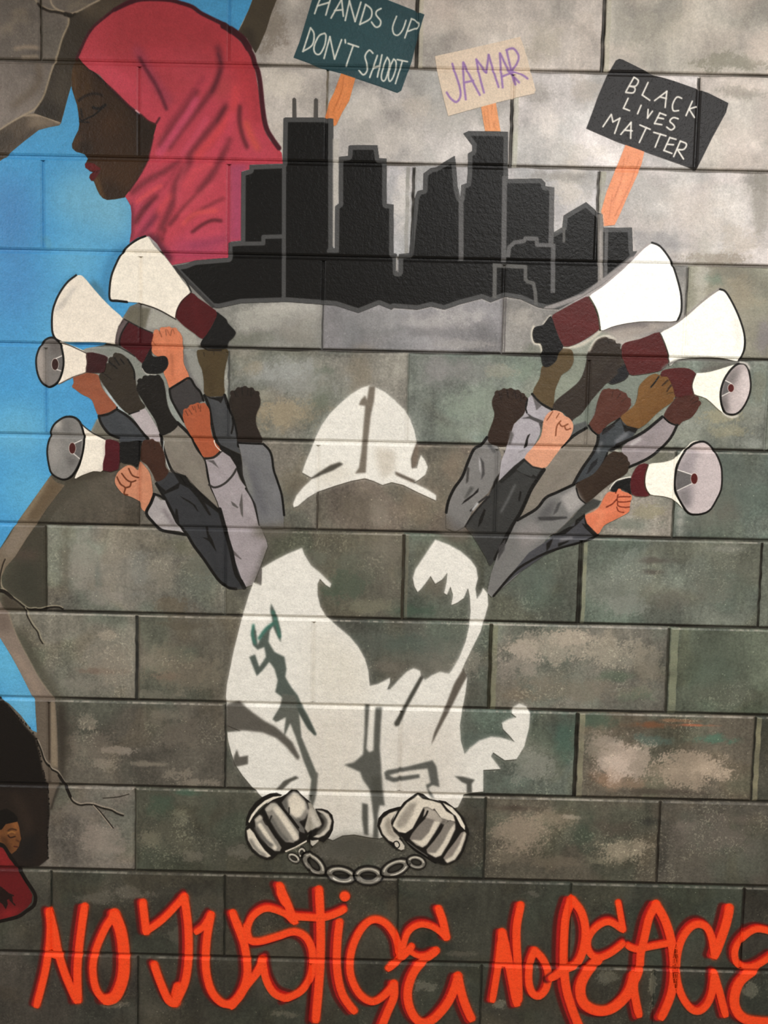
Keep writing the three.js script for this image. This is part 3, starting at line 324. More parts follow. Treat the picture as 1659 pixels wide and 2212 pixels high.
// --- the woman in the pink headscarf
{
  const t = thing('painted_person', 'painted woman in profile wearing a pink red headscarf, eyes closed', 'painted person');
  const scarf = A1([670, 490, 700, 420, 740, 330, 800, 240, 880, 170, 980, 90, 1080, 30, 1160, 5, 1250, -40, 1320, -60]).concat(F4([330, -60, 420, 5, 520, 30, 600, 60, 660, 110, 780, 170, 860, 210, 900, 240, 950, 290, 1000, 340, 1050, 400, 1085, 450, 1095, 510, 1110, 560, 1125, 650, 1140, 740, 1150, 840, 1170, 960, 1190, 1050, 1230, 1120, 1290, 1180, 1322, 1220, 1330, 1300, 1070, 1312, 1065, 1350, 1005, 1365, 1005, 1915, 915, 1925, 905, 2052, 620, 2080, 450, 2112, 380, 2020, 330, 1940, 265, 1880, 180, 1890, 110, 1935, 125, 1850, 127, 1700, 120, 1640, 92, 1590, 75, 1565, 110, 1520, 170, 1440, 210, 1370, 245, 1300, 275, 1200, 300, 1090, 325, 1000, 320, 985, 260, 960, 190, 900, 110, 840, 40, 770, 0, 730]), A1([900, 700, 850, 640, 760, 590, 700, 530]));
  const face = A1([640, 510, 620, 580, 610, 680, 615, 760, 640, 840, 660, 900, 670, 970, 678, 1060, 670, 1110, 640, 1170, 615, 1230, 618, 1265, 650, 1295, 690, 1305, 722, 1316, 745, 1350, 740, 1380, 725, 1400, 730, 1430, 765, 1455, 800, 1465, 770, 1490, 762, 1515, 778, 1542, 800, 1545, 815, 1580, 830, 1620, 850, 1660, 880, 1692, 915, 1706, 980, 1700, 1062, 1685, 1120, 1640, 1200, 1560, 1250, 1440, 1300, 1300, 1330, 1150, 1360, 1060, 1280, 1010, 1180, 970, 1100, 890, 1000, 790, 900, 700, 800, 610, 700, 520, 660, 485]);
  fill(face, [64, 44, 27]);
  within(face, () => {
    fill(A1([640, 510, 600, 680, 640, 850, 680, 960, 780, 780, 760, 620]), [84, 59, 34], { blur: 6 }); fill(A1([690, 600, 760, 640, 700, 800, 660, 780]), [74, 50, 29], { blur: 6 });
    fill(A1([600, 600, 630, 560, 650, 800, 690, 900, 670, 960]), [102, 72, 42], { blur: 3 }); fill(A1([1080, 880, 1340, 1060, 1290, 1330, 1180, 1340, 1170, 1000]), [46, 31, 20], { blur: 10 }); fill(A1([760, 1080, 1000, 960, 1120, 1160, 1060, 1330, 860, 1340]), [66, 44, 26], { blur: 12 });
    fill(A1([860, 1000, 1000, 1000, 1000, 1130, 880, 1130]), [78, 50, 28], { blur: 12 }); fill(A1([750, 1360, 1240, 1360, 1150, 1600, 1000, 1640, 880, 1600]), [76, 49, 28], { blur: 9 }); fill(A1([870, 1540, 1000, 1560, 1060, 1680, 900, 1700]), [58, 38, 23], { blur: 8 });
    fill(A1([800, 1530, 840, 1500, 880, 1640, 900, 1700, 860, 1680, 820, 1600]), [98, 68, 36], { blur: 3 }); fill(A1([640, 1180, 680, 1120, 690, 1200, 650, 1270, 620, 1260]), [88, 62, 38], { blur: 4 }); fill(A1([660, 1240, 760, 1200, 790, 1290, 720, 1310]), [46, 31, 21], { blur: 6 });
    fill(A1([660, 860, 860, 820, 880, 900, 760, 1000, 690, 1000]), [72, 52, 34], { blur: 7 });
    line(A1([672, 860, 720, 825, 780, 802, 840, 802, 870, 815]), [36, 24, 16], 5, { blur: 1.2 }); line(A1([672, 1005, 700, 1030, 745, 1010, 800, 985, 850, 945, 895, 900]), [20, 13, 10], 3); line(A1([795, 918, 850, 928, 898, 898]), [24, 15, 11], 6, { blur: 0.8 }); line(A1([690, 930, 703, 1000]), [26, 17, 12], 3.5, { blur: 0.8 }); line(A1([680, 1040, 760, 1045]), [24, 16, 12], 3);
    line(A1([700, 520, 850, 660, 1000, 810, 1180, 985]), [44, 22, 18], 7, { blur: 2 });
  });
  const lipU = A1([725, 1400, 745, 1385, 800, 1395, 862, 1440, 832, 1472, 800, 1466, 765, 1455, 730, 1430]), lipL = A1([800, 1470, 770, 1490, 762, 1515, 780, 1543, 800, 1541, 832, 1500, 857, 1460]);
  fill(lipU, [106, 23, 24]); fill(lipL, [96, 20, 22]); line(A1([765, 1455, 800, 1466, 850, 1455]), [64, 14, 14], 2, { blur: 0.6 });
  fill(scarf, [180, 61, 72]);
  within(scarf, () => {
    const fl = (p, c, b = 14, a = 0.9) => fill(F4(p), c, { blur: b, a }), st = (p, c, w, b = 4, a = 0.9) => line(F4(p), c, w / 3.6875, { blur: b, a });
    fl([-200, 600, 0, 20, 400, 0, 800, 200, 1000, 420, 800, 520, 300, 420], [158, 53, 58], 22); fl([-350, 520, -100, 430, 100, 620, 180, 800, 0, 700], [200, 72, 86], 12, 0.8); fl([200, 520, 700, 560, 560, 760, 380, 900, 300, 700], [162, 55, 58], 14, 0.8);
    fl([850, 260, 1080, 470, 1130, 800, 1160, 1000, 1040, 1100, 960, 700, 900, 520], [176, 57, 62], 12); fl([820, 580, 940, 680, 880, 800, 760, 760], [168, 66, 62], 10, 0.8); fl([1020, 1000, 1180, 1060, 1300, 1230, 1050, 1290], [180, 66, 78], 12); fl([420, 420, 760, 400, 740, 560, 500, 640], [172, 66, 74], 20, 0.7);
    fl([905, 1310, 1070, 1310, 1010, 1380, 1005, 1920, 905, 1920], [152, 68, 102], 5); fl([650, 1820, 900, 1700, 900, 2060, 400, 2090, 420, 1950], [158, 62, 92], 18); fl([110, 1560, 250, 1500, 330, 1700, 300, 1880, 130, 1900], [170, 62, 84], 14); fl([140, 1420, 380, 1330, 480, 1500, 330, 1640, 120, 1560], [178, 62, 76], 12);
    fl([480, 1340, 870, 1300, 870, 1900, 560, 1860, 460, 1640], [182, 64, 74], 16, 0.8); fl([300, 1780, 480, 1640, 560, 1800, 380, 1960], [178, 60, 68], 10);
    fl([-300, 560, 300, 520, 900, 560, 1330, 1300, 1000, 2100, 100, 2100, 60, 1560, 300, 1000], [204, 82, 108], 26, 0.26); fl([-350, 500, 0, 0, 500, 0, 1100, 500, 300, 560], [198, 72, 86], 20, 0.2);
    const dk = [106, 38, 48], md = [124, 45, 57], pk = [192, 74, 100];
    st([170, 400, 210, 470, 260, 560, 340, 690, 420, 800], [150, 60, 82], 70, 6, 0.6); st([190, 460, 240, 550, 310, 660, 360, 760, 405, 870], [106, 36, 52], 26, 2.2);
    st([815, 380, 832, 480, 830, 570, 770, 720, 640, 890, 520, 1040, 430, 1170], md, 46, 3.5); st([815, 430, 840, 500], [110, 44, 58], 16, 1.5); st([835, 560, 800, 660, 765, 730], [112, 40, 52], 22, 2);
    st([640, 730, 560, 850, 450, 1000, 360, 1160], md, 50, 4); st([640, 800, 560, 930, 450, 1090, 350, 1220], pk, 56, 3.5); st([880, 850, 800, 980, 700, 1090, 580, 1240], md, 60, 4); st([870, 860, 810, 970], [110, 40, 50], 22, 2); st([720, 950, 640, 1080, 530, 1230], [194, 74, 94], 44, 3.5);
    st([960, 700, 930, 880, 800, 1070, 650, 1240], [200, 68, 74], 60, 5); st([990, 850, 985, 950, 1010, 1080, 1045, 1170], dk, 32, 3); st([900, 1110, 840, 1250, 760, 1400, 660, 1530], md, 52, 4); st([1040, 980, 1080, 1090, 1130, 1180], [198, 80, 70], 46, 4); st([920, 900, 900, 1060, 780, 1250], [196, 70, 88], 44, 5, 0.7);
    st([500, 1290, 380, 1370, 250, 1440, 130, 1535], md, 40, 4); st([590, 1290, 490, 1440, 470, 1520, 440, 1650, 350, 1850, 320, 1940], md, 52, 4.5); st([320, 1560, 230, 1660, 160, 1770], dk, 40, 3.5); st([280, 1600, 240, 1660], [110, 40, 54], 20, 2); st([640, 1560, 540, 1660, 430, 1790], md, 30, 3); st([860, 1580, 700, 1660, 560, 1760], md, 26, 3, 0.7); st([610, 1850, 690, 1790, 770, 1755, 840, 1760], [100, 34, 44], 24, 2.2);
    st([270, 1890, 340, 1960, 420, 2060], [96, 36, 56], 70, 5); st([330, 1700, 260, 1800, 180, 1900], [120, 44, 66], 40, 4); st([120, 1640, 127, 1760, 120, 1900], [110, 40, 60], 34, 4); st([390, 1830, 370, 1920], [118, 40, 48], 26, 3); st([180, 1900, 300, 1830, 420, 1900], [190, 66, 84], 20, 4, 0.6);
    st([700, 620, 600, 760, 470, 930, 400, 1040], [156, 54, 70], 34, 4, 0.7); st([1080, 520, 1110, 760, 1130, 960], [160, 52, 62], 30, 5, 0.7); st([480, 1330, 420, 1450, 300, 1560, 220, 1620], [160, 56, 72], 24, 3, 0.8); st([560, 1320, 500, 1480, 500, 1620], [204, 82, 96], 26, 4, 0.7); st([760, 1480, 620, 1600, 520, 1720], [206, 80, 92], 26, 3.5, 0.7); st([820, 1840, 700, 1870, 560, 1900], [204, 76, 92], 26, 4, 0.6); st([600, 1960, 760, 1930, 880, 1900], [140, 56, 86], 30, 5, 0.6);
    st([170, 1610, 260, 1540, 360, 1480], [206, 78, 82], 30, 3); st([330, 1700, 440, 1560], [200, 72, 76], 30, 4, 0.7); st([540, 1780, 640, 1700, 800, 1680], [206, 80, 80], 30, 3); st([560, 1480, 640, 1360, 760, 1310], [200, 74, 84], 50, 5);
  });
  const rim = [86, 24, 36];
  line(A1([655, 500, 690, 425, 735, 325, 795, 235, 880, 160, 980, 82, 1080, 22, 1160, -5]), rim, 5, { blur: 1 }); line(F4([-10, 80, 120, 20, 230, -5, 420, 0, 520, 25, 610, 55, 680, 105, 780, 155, 860, 195, 910, 232]), [80, 26, 38], 8, { blur: 0.8 }); line(F4([860, 205, 910, 232, 970, 275, 1020, 320, 1060, 385]), [72, 22, 32], 14, { blur: 0.8 });
  line(F4([1060, 390, 1092, 450, 1108, 510, 1130, 560, 1148, 650, 1158, 740, 1168, 840, 1185, 960, 1208, 1040, 1250, 1110, 1300, 1180]), [82, 28, 38], 10, { blur: 0.8 });
  line(F4([-70, 670, 0, 735, 110, 845, 200, 910, 260, 962, 318, 990]), [96, 34, 40], 2.5, { blur: 0.8 }); line(F4([322, 985, 350, 940]), [90, 30, 40], 4, { blur: 1 }); line(F4([300, 1090, 275, 1200, 245, 1300, 190, 1400, 110, 1520]), [70, 30, 30], 2.5, { blur: 1 });
  line(F4([160, 880, 185, 895]), [240, 190, 190], 3, { blur: 0.8 });
  t.part('face', face, 0, 'dark brown face in profile'); const f = t.parts[t.parts.length - 1]; t.part('upper_lip', lipU, 1, 'dark red upper lip', f); t.part('lower_lip', lipL, 1, 'dark red lower lip', f); t.part('headscarf', scarf, 2, 'pink red headscarf with painted folds');
}

// --- protest signs
function letters(Z, list, counts, c, w, a = 0.95) { const q = []; let at = 0; for (const n of counts) { const one = []; for (const l of list.slice(at, at + n)) { const p = Z(l); line(p, c, w, { blur: 0.6, a }); line(p, c, w * 0.6, { a }); one.push(...ribbon(p, w)); } at += n; q.push(one); } return q; }
function wood(p, c, Z, grain) { fill(p, c); within(p, () => { for (const g of grain) line(Z(g), [c[0] - 34, c[1] - 34, c[2] - 26], 1.6, { blur: 0.8, a: 0.8 }); line(Z(grain[0]).map(([x, y]) => [x + 6, y + 4]), [c[0] + 14, c[1] + 14, c[2] + 14], 6, { blur: 3, a: 0.6 }); }); }
{
  let t = thing('painted_sign', 'painted teal sign reading HANDS UP DON\'T SHOOT on an orange stick', 'painted sign', 'painted protest signs');
  const st = A2([1340, 600, 1455, 660, 1400, 860, 1340, 960, 1290, 1068, 1266, 1078, 1262, 1015, 1190, 1010, 1225, 880, 1270, 790]);
  wood(st, [216, 132, 78], A2, [[1350, 660, 1340, 760, 1290, 900], [1375, 690, 1370, 740], [1330, 800, 1260, 960], [1360, 800, 1310, 940], [1300, 700, 1290, 760]]);
  const bd = PX([690, -48, 760, -24, 835, 0, 916, 32, 912, 43, 904, 71, 888, 134, 866, 195, 858, 200, 820, 186, 734, 157, 704, 149, 635, 124, 648, 90, 675, 0]);
  fill(bd, [53, 86, 94], { grow: 0.8 }); within(bd, () => { fill(PX([640, 60, 760, 0, 880, 60, 850, 170, 700, 130]), [57, 92, 100], { blur: 20, a: 0.7 }); });
  const wt = [214, 214, 204];
  const q = letters(A2, [[1178, -60, 1140, 20, 1105, 118], [1255, -60, 1235, 10, 1200, 130], [1130, 52, 1230, 22], [1335, -5, 1245, 155], [1335, -5, 1350, 140], [1275, 92, 1345, 84], [1402, 8, 1366, 176], [1402, 8, 1450, 185], [1450, 185, 1500, 20], [1540, 40, 1490, 210], [1540, 40, 1590, 85, 1580, 160, 1490, 210], [1672, 75, 1635, 95, 1630, 130, 1668, 180, 1660, 222, 1625, 232, 1590, 190],
    [1070, 240, 1005, 440], [1070, 240, 1100, 290, 1085, 385, 1005, 440], [1190, 285, 1140, 310, 1100, 400, 1110, 455, 1150, 462, 1190, 390, 1202, 310, 1190, 285], [1235, 315, 1185, 500], [1235, 315, 1275, 505], [1275, 505, 1335, 340], [1365, 340, 1368, 368], [1390, 372, 1480, 402], [1435, 388, 1375, 560], [1602, 455, 1570, 430, 1535, 480, 1550, 545, 1552, 605, 1520, 640, 1482, 600], [1640, 475, 1575, 662], [1605, 575, 1662, 560], [1679, 470, 1640, 658]], [3, 3, 3, 2, 1, 2, 1, 3, 1, 2, 1, 3], wt, 3.5)
    .concat(letters(A3, [[145, 140, 112, 230, 122, 290, 160, 300, 200, 250, 225, 175], [272, 162, 215, 325], [272, 162, 330, 190, 325, 232, 245, 268], [65, 490, 35, 560, 15, 650, 25, 690, 50, 680, 75, 600, 85, 530, 65, 490], [120, 505, 90, 570, 75, 650, 85, 695, 110, 670, 135, 600, 140, 530, 120, 505], [150, 510, 238, 527], [195, 520, 135, 715]], [1, 2, 1, 1, 2], wt, 3.3));
  t.part('stick', st, 0, 'orange wooden stick'); t.part('board', bd, 1, 'teal sign board'); for (const l of q) t.part('letter', l, 2, 'white hand painted letter');

  t = thing('painted_sign', 'painted cream sign with purple lettering JAMAR on an orange stick', 'painted sign', 'painted protest signs');
  const s2 = A3([860, 880, 990, 860, 1010, 990, 1032, 1122, 900, 1120, 880, 1010]); wood(s2, [226, 152, 102], A3, [[920, 930, 940, 1100], [960, 900, 955, 1000, 990, 1100], [890, 950, 905, 1050], [990, 1030, 970, 1080]]);
  const b2 = A3([470, 480, 700, 430, 1010, 360, 1200, 313, 1220, 370, 1260, 500, 1300, 650, 1332, 770, 1320, 800, 1150, 838, 980, 882, 750, 945, 585, 992, 550, 860, 500, 650]);
  fill(b2, [218, 199, 178]); within(b2, () => { fill(A3([500, 500, 900, 400, 1200, 340, 1240, 560, 800, 620]), [222, 203, 184], { blur: 14, a: 0.8 }); });
  const q2 = letters(A3, [[620, 545, 650, 640, 682, 740, 690, 820, 655, 872, 605, 840, 572, 790], [712, 535, 718, 700, 735, 850], [715, 535, 780, 670, 855, 812], [725, 705, 800, 690], [825, 510, 850, 640, 890, 792], [825, 510, 910, 620], [910, 620, 930, 470], [930, 470, 975, 620, 1015, 745], [1025, 455, 1035, 600, 1050, 748], [1030, 460, 1100, 600, 1190, 705], [1045, 655, 1140, 615], [1085, 440, 1120, 590, 1160, 722], [1080, 430, 1140, 415, 1186, 480, 1165, 555, 1115, 610], [1115, 600, 1200, 630, 1262, 672]], [1, 3, 4, 3, 3], [152, 116, 176], 4.6, 0.78);
  t.part('stick', s2, 0, 'orange wooden stick'); t.part('board', b2, 1, 'cream sign board'); for (const l of q2) t.part('letter', l, 2, 'purple hand painted letter');

  t = thing('painted_sign', 'painted charcoal sign reading BLACK LIVES MATTER on an orange stick', 'painted sign', 'painted protest signs');
  const s3 = A4([445, 1230, 605, 1290, 580, 1400, 550, 1480, 450, 1700, 390, 1840, 350, 1920, 250, 1932, 235, 1800, 280, 1640, 340, 1490, 390, 1370]); wood(s3, [226, 146, 106], A4, [[430, 1360, 400, 1560, 330, 1720], [560, 1360, 470, 1600, 350, 1850], [470, 1330, 420, 1500], [330, 1660, 300, 1860], [380, 1600, 340, 1740]]);
  const b3 = A4([390, 503, 420, 510, 600, 600, 700, 645, 850, 690, 1050, 760, 1150, 795, 1320, 880, 1300, 960, 1180, 1180, 1050, 1442, 1028, 1447, 900, 1400, 620, 1300, 370, 1210, 108, 1097, 160, 960, 210, 820, 280, 655, 330, 570, 360, 518]);
  fill(b3, [44, 42, 42]);
  const q3 = letters(A4, [[515, 660, 445, 785], [515, 660, 552, 690, 530, 735, 480, 737], [480, 737, 522, 752, 510, 792, 445, 790], [635, 705, 585, 812], [585, 812, 650, 857], [795, 780, 690, 860], [795, 780, 780, 918], [735, 828, 790, 842], [922, 840, 880, 830, 845, 890, 850, 945, 895, 945], [1012, 865, 958, 988], [1052, 910, 985, 932], [985, 932, 1030, 1003], [465, 840, 425, 925], [425, 925, 478, 945], [575, 900, 545, 972], [635, 935, 630, 1008], [630, 1008, 672, 950], [735, 965, 690, 1055], [690, 1055, 752, 1065], [735, 965, 787, 985], [715, 1005, 767, 1015], [892, 1015, 850, 1005, 820, 1035, 850, 1065, 860, 1090, 830, 1110, 793, 1085],
    [320, 978, 250, 1082], [322, 980, 335, 1042], [335, 1042, 395, 1010], [395, 1010, 350, 1140], [490, 1045, 402, 1148], [490, 1045, 486, 1182], [432, 1112, 500, 1118], [565, 1068, 653, 1105], [620, 1090, 560, 1217], [683, 1130, 787, 1160], [740, 1145, 695, 1257], [820, 1175, 770, 1285], [770, 1285, 838, 1310], [820, 1175, 873, 1190], [795, 1232, 852, 1236], [910, 1205, 853, 1337], [910, 1205, 962, 1230, 940, 1275, 885, 1277], [885, 1277, 937, 1358]], [3, 2, 3, 1, 3, 2, 1, 2, 4, 1, 4, 3, 2, 2, 4, 3], [224, 220, 212], 3.5);
  t.part('stick', s3, 0, 'orange wooden stick'); t.part('board', b3, 1, 'charcoal sign board'); for (const l of q3) t.part('letter', l, 2, 'white hand painted letter');
}

// --- the skyline
{
  const t = thing('painted_skyline', 'painted black city skyline with grey outlines below the protest signs', 'painted skyline');
  const sil = PX([370, 575.5, 400, 571, 421, 563, 493, 557, 493, 524, 520.7, 521, 521.5, 372, 539, 367, 539, 357, 611, 354, 612.7, 256, 617, 254, 699, 254.4, 720, 257, 719, 340, 720, 536, 723, 536, 724, 446, 732, 440, 732, 339, 752, 337, 753, 316, 757, 314, 815, 314, 819, 342, 835, 343, 835, 440.5, 850, 442, 850, 547, 857, 549, 858, 588, 861, 588, 862, 549, 884, 547, 896, 428, 902, 413, 914, 410, 915, 375, 931, 363, 941.5, 361, 982, 337, 984.6, 354, 987, 385, 988, 402.5, 994.7, 428, 997, 400, 1008.6, 396, 1011, 364.5, 1011, 332, 1020, 326.6, 1020, 314, 1001, 288.6, 1012, 283.5, 1097, 285, 1097, 387, 1169, 386, 1178, 395, 1178, 402.5, 1197, 405, 1196, 502.5, 1215, 491, 1217.5, 466, 1231, 457.5, 1266, 437, 1290, 457.5, 1301, 464, 1303.5, 492, 1365, 492, 1367, 543, 1376, 543, 1365, 560.6, 1300, 615, 1262, 638, 1207, 668, 1180, 667, 1163, 664, 1125, 646.5, 1090.5, 641, 1059.6, 653, 1041, 645, 994, 657, 960, 669, 931, 662, 901.5, 669, 850, 665, 846, 669, 819, 658, 774, 676, 725.6, 660, 620, 652, 521, 655, 472, 666, 458, 664, 430, 636, 400, 606]);
  line(sil.slice(54, 86), [190, 184, 178], 3, { blur: 1.5, s: false, a: 0.7 });
  fill(sil, [9, 8, 7]);
  const gr = [88, 87, 87], g = (p, w = 9, c = gr) => line(PX(p), c, w, { s: false, cap: 'butt', blur: 0.6 });
  within(sil, () => {
    line(sil, gr, 19, { closed: true, s: false, blur: 0.6 });
    g([614, 256, 613, 652]); g([493, 527, 569, 526, 569, 512, 611, 511], 9); g([714, 257, 714, 545], 10); g([728, 430, 727, 546], 9); g([706, 542, 732, 542], 8);
    g([996, 400, 996, 563], 11, [104, 102, 102]); g([1090, 380, 1088, 566], 11, [104, 102, 102]); g([1069, 569, 1068, 645], 9, [104, 102, 100]); g([1064, 573, 1138, 577], 9, [104, 102, 100]); g([1135, 574, 1135, 604, 1140, 609, 1152, 612, 1156, 630, 1158, 660], 8, [104, 102, 100]); g([1192, 405, 1190, 530], 11, [104, 102, 102]); g([1195, 526, 1194, 633], 10, [104, 102, 102]);
    g([1097, 556, 1100, 534, 1111, 524, 1132, 521, 1135, 515, 1159, 516, 1160, 529, 1195, 530], 9, [106, 104, 104]); g([1200, 500, 1218, 493, 1218, 524], 6, [104, 102, 100]); g([1297, 462, 1297, 620], 12, [134, 129, 125]); g([1310, 495, 1308, 600], 8, [104, 102, 102]);
    g([857, 546, 857, 588], 16);
    line(PX([370, 575, 400, 606, 430, 636, 458, 664]), [70, 69, 68], 12, { s: false }); line(PX([1180, 667, 1262, 638, 1365, 560]), [150, 144, 142], 10, { s: false, blur: 1 });
  });
  fill(PX([719, 300, 732, 300, 731, 438, 723, 446, 722, 532, 719, 534]), [186, 181, 174], { blur: 1 }); line(PX([857, 556, 857, 584]), [190, 186, 180], 2.5, { blur: 0.8 }); line(PX([1297, 500, 1298, 600]), [170, 164, 158], 5, { blur: 1.5, a: 0.8 });
  const an1 = A2([915, 845, 930, 832, 947, 845, 950, 1005, 915, 1005]), an2 = A2([1100, 850, 1115, 836, 1133, 850, 1133, 1005, 1097, 1005]); fill(an1, [94, 90, 86]); fill(an2, [94, 90, 86]);
  const cuts = [[340, 614], [614, 721], [721, 858], [858, 996], [996, 1090], [1090, 1197], [1197, 1300], [1300, 1400]], low = 600;
  for (const [a, b] of cuts) { const p = t.part('building', sil, 0); p.clip = [a, b]; }
  t.part('antenna', an1, 1); t.part('antenna', an2, 1);
}

// --- raised arms
function arm(label, side, hand, hc, sleeve, sc, extra, knuckles, kr = 6) {
  const t = thing('painted_raised_fist', label, 'raised fist', side);
  if (sleeve) {
    fill(sleeve, sc); within(sleeve, () => { for (let i = 0; i < 7; i++) { const b = sleeve[Math.floor(hash(i, sleeve.length, 12) * sleeve.length)], c = sleeve[Math.floor(hash(i, sleeve.length, 13) * sleeve.length)], m = hash(i, 4, 14) > 0.5 ? 9 : -8; line([[b[0], b[1]], [(b[0] + c[0]) / 2 + 5, (b[1] + c[1]) / 2], [c[0], c[1]]], [sc[0] + m, sc[1] + m, sc[2] + m], 9, { blur: 4, a: 0.5 }); } });
    t.part('sleeve', sleeve, 0);
  }
  const hs = smooth(hand, true, 3);
  fill(hs, hc); within(hs, () => { for (let i = 0; i < 6; i++) { const b = hand[Math.floor(hash(i, hand.length, 22) * hand.length)], c = hand[Math.floor(hash(i, hand.length, 23) * hand.length)], m = hash(i, 4, 24) > 0.5 ? 7 : -7; line([b, c], [hc[0] + m, hc[1] + m, hc[2] + m], 10, { blur: 5, a: 0.6 }); } });
  const kn = (knuckles ?? []).map(([x, y]) => oval(x, y, kr, kr)); for (const k of kn) fill(k, hc);
  const hp = t.part('hand', hs, 1); for (const k of kn) t.part('knuckle', k, 2, undefined, hp);
  for (let i = 0; i + 1 < kn.length; i++) { const [a, b] = [knuckles[i], knuckles[i + 1]], mx = (a[0] + b[0]) / 2, my = (a[1] + b[1]) / 2, cx = hand.reduce((s, p) => s + p[0], 0) / hand.length, cy = hand.reduce((s, p) => s + p[1], 0) / hand.length, l = Math.hypot(cx - mx, cy - my); line([[mx, my], [mx + (cx - mx) / l * 13, my + (cy - my) / l * 13]], hc.map((v) => v * 0.6), 1.6, { blur: 0.6, a: 0.8 }); }
  if (extra) extra((p, w = 5.5, c = BLACK) => line(p, c, w), (p, c, b = 1) => fill(p, c, { blur: b }));
}
const GL = 'painted arms raised on the megaphone side beside the sky', GR = 'painted arms raised toward the green grey blocks';
line(B1([1480, 780, 1420, 790, 1390, 830]), [104, 106, 94], 9, { blur: 2 });
fill(B1([1110, 640, 1290, 655, 1240, 830, 1160, 800, 1060, 750]), [118, 113, 98], { blur: 2 }); fill(B1([1290, 655, 1400, 700, 1500, 745, 1660, 860, 1700, 1000, 1560, 990, 1560, 900, 1480, 810, 1330, 830, 1250, 820]), [166, 164, 155], { blur: 3 });
fill(B1([760, 1010, 900, 970, 1020, 980, 1110, 1020, 1200, 1120, 1210, 1200, 1440, 1200, 1500, 1400, 1420, 1340, 1380, 1240, 1180, 1250, 1150, 1190, 1060, 1050, 1000, 1035, 930, 1070, 850, 1045]), [140, 143, 136], { blur: 3 });
fill(B1([880, 1310, 930, 1370, 1010, 1490, 1090, 1560, 1010, 1520, 930, 1420]), [176, 190, 196], { blur: 1.5 }); fill(B1([830, 1600, 860, 1640, 930, 1730, 1000, 1770, 880, 1765, 780, 1710]), [128, 124, 112], { blur: 2 });
fill(B2([250, 720, 260, 790, 330, 900, 370, 960, 440, 1110, 330, 990, 260, 880, 230, 740]), [152, 158, 152], { blur: 2 }); line(B2([330, 880, 400, 1000]), [150, 148, 140], 10, { blur: 3 });
fill(B2([390, 460, 440, 620, 480, 690, 550, 810, 570, 760, 540, 560, 490, 400, 390, 380]), [150, 150, 143], { blur: 3 });
line(B2([390, 430, 420, 560, 470, 650, 520, 720]), [128, 124, 122], 8, { blur: 2 });

arm('rust brown painted fist under the small maroon backed megaphone, dark grey sleeve', GL, B1([625, 1240, 660, 1215, 740, 1205, 830, 1220, 850, 1260, 870, 1330, 920, 1400, 1000, 1500, 985, 1525, 910, 1550, 842, 1567, 815, 1520, 790, 1450, 760, 1420, 700, 1390, 640, 1345, 615, 1325, 630, 1290]), [152, 86, 60],
  B1([848, 1578, 990, 1520, 1090, 1580, 1180, 1660, 1255, 1745, 1262, 1790, 1200, 1800, 1190, 1900, 1030, 1805, 1010, 1765, 940, 1730, 870, 1640]), [74, 77, 82], (l) => { l(B1([920, 1560, 985, 1525, 1000, 1500]), 3); l(B1([843, 1575, 865, 1640, 930, 1725, 1010, 1762])); l(B1([845, 1575, 920, 1560, 985, 1525]), 5); l(B1([1000, 1520, 1100, 1585, 1190, 1680, 1270, 1790])); });
arm('olive black painted fist beside the small megaphone, pale lilac sleeve', GL, B1([990, 1045, 950, 1080, 925, 1120, 900, 1150, 890, 1190, 850, 1220, 855, 1260, 900, 1330, 950, 1400, 1020, 1490, 1100, 1555, 1180, 1530, 1240, 1495, 1200, 1440, 1170, 1350, 1155, 1250, 1145, 1180, 1110, 1110, 1060, 1060, 1020, 1040]), [62, 53, 42],
  B1([1110, 1555, 1240, 1510, 1300, 1600, 1345, 1680, 1375, 1750, 1400, 1800, 1290, 1785, 1200, 1680]), [178, 168, 171], (l) => { l(B1([980, 1080, 1020, 1140]), 3); l(B1([930, 1110, 1000, 1170]), 3); l(B1([1030, 1090, 1060, 1130]), 3); l(B1([1090, 1090, 1140, 1180, 1150, 1260]), 3); l(B1([870, 1200, 950, 1260]), 2.5, [40, 34, 28]); l(B1([1100, 1560, 1190, 1530]), 2.5); }, B1([990, 1058, 950, 1095, 915, 1148]));
arm('black painted fist between the olive fist and the dark grey sleeve', GL, B1([1170, 1310, 1195, 1270, 1240, 1240, 1290, 1230, 1350, 1230, 1390, 1270, 1410, 1350, 1430, 1480, 1470, 1570, 1520, 1640, 1490, 1690, 1430, 1725, 1370, 1735, 1330, 1620, 1260, 1510, 1210, 1430, 1170, 1360]), [30, 26, 22],
  B2([200, 1110, 270, 1090, 330, 1010, 440, 1120, 500, 1220, 550, 1310, 590, 1400, 600, 1530, 640, 1610, 690, 1745, 600, 1680, 420, 1470, 290, 1400, 220, 1250]), [138, 131, 120], (l) => { l(B2([185, 1100, 212, 1230, 262, 1370, 300, 1430]), 6); l(B2([330, 1000, 440, 1110, 500, 1220, 570, 1320, 595, 1460, 625, 1560, 680, 1680, 720, 1850, 770, 2000]), 6.5); line(B2([250, 1500, 400, 1300, 560, 1330]), [128, 120, 110], 12, { blur: 6, a: 0.4 }); line(B2([215, 1160, 210, 1240, 240, 1350, 262, 1400]), [186, 190, 188], 2, {}); }, B1([1196, 1278, 1240, 1252, 1292, 1242, 1348, 1246]));
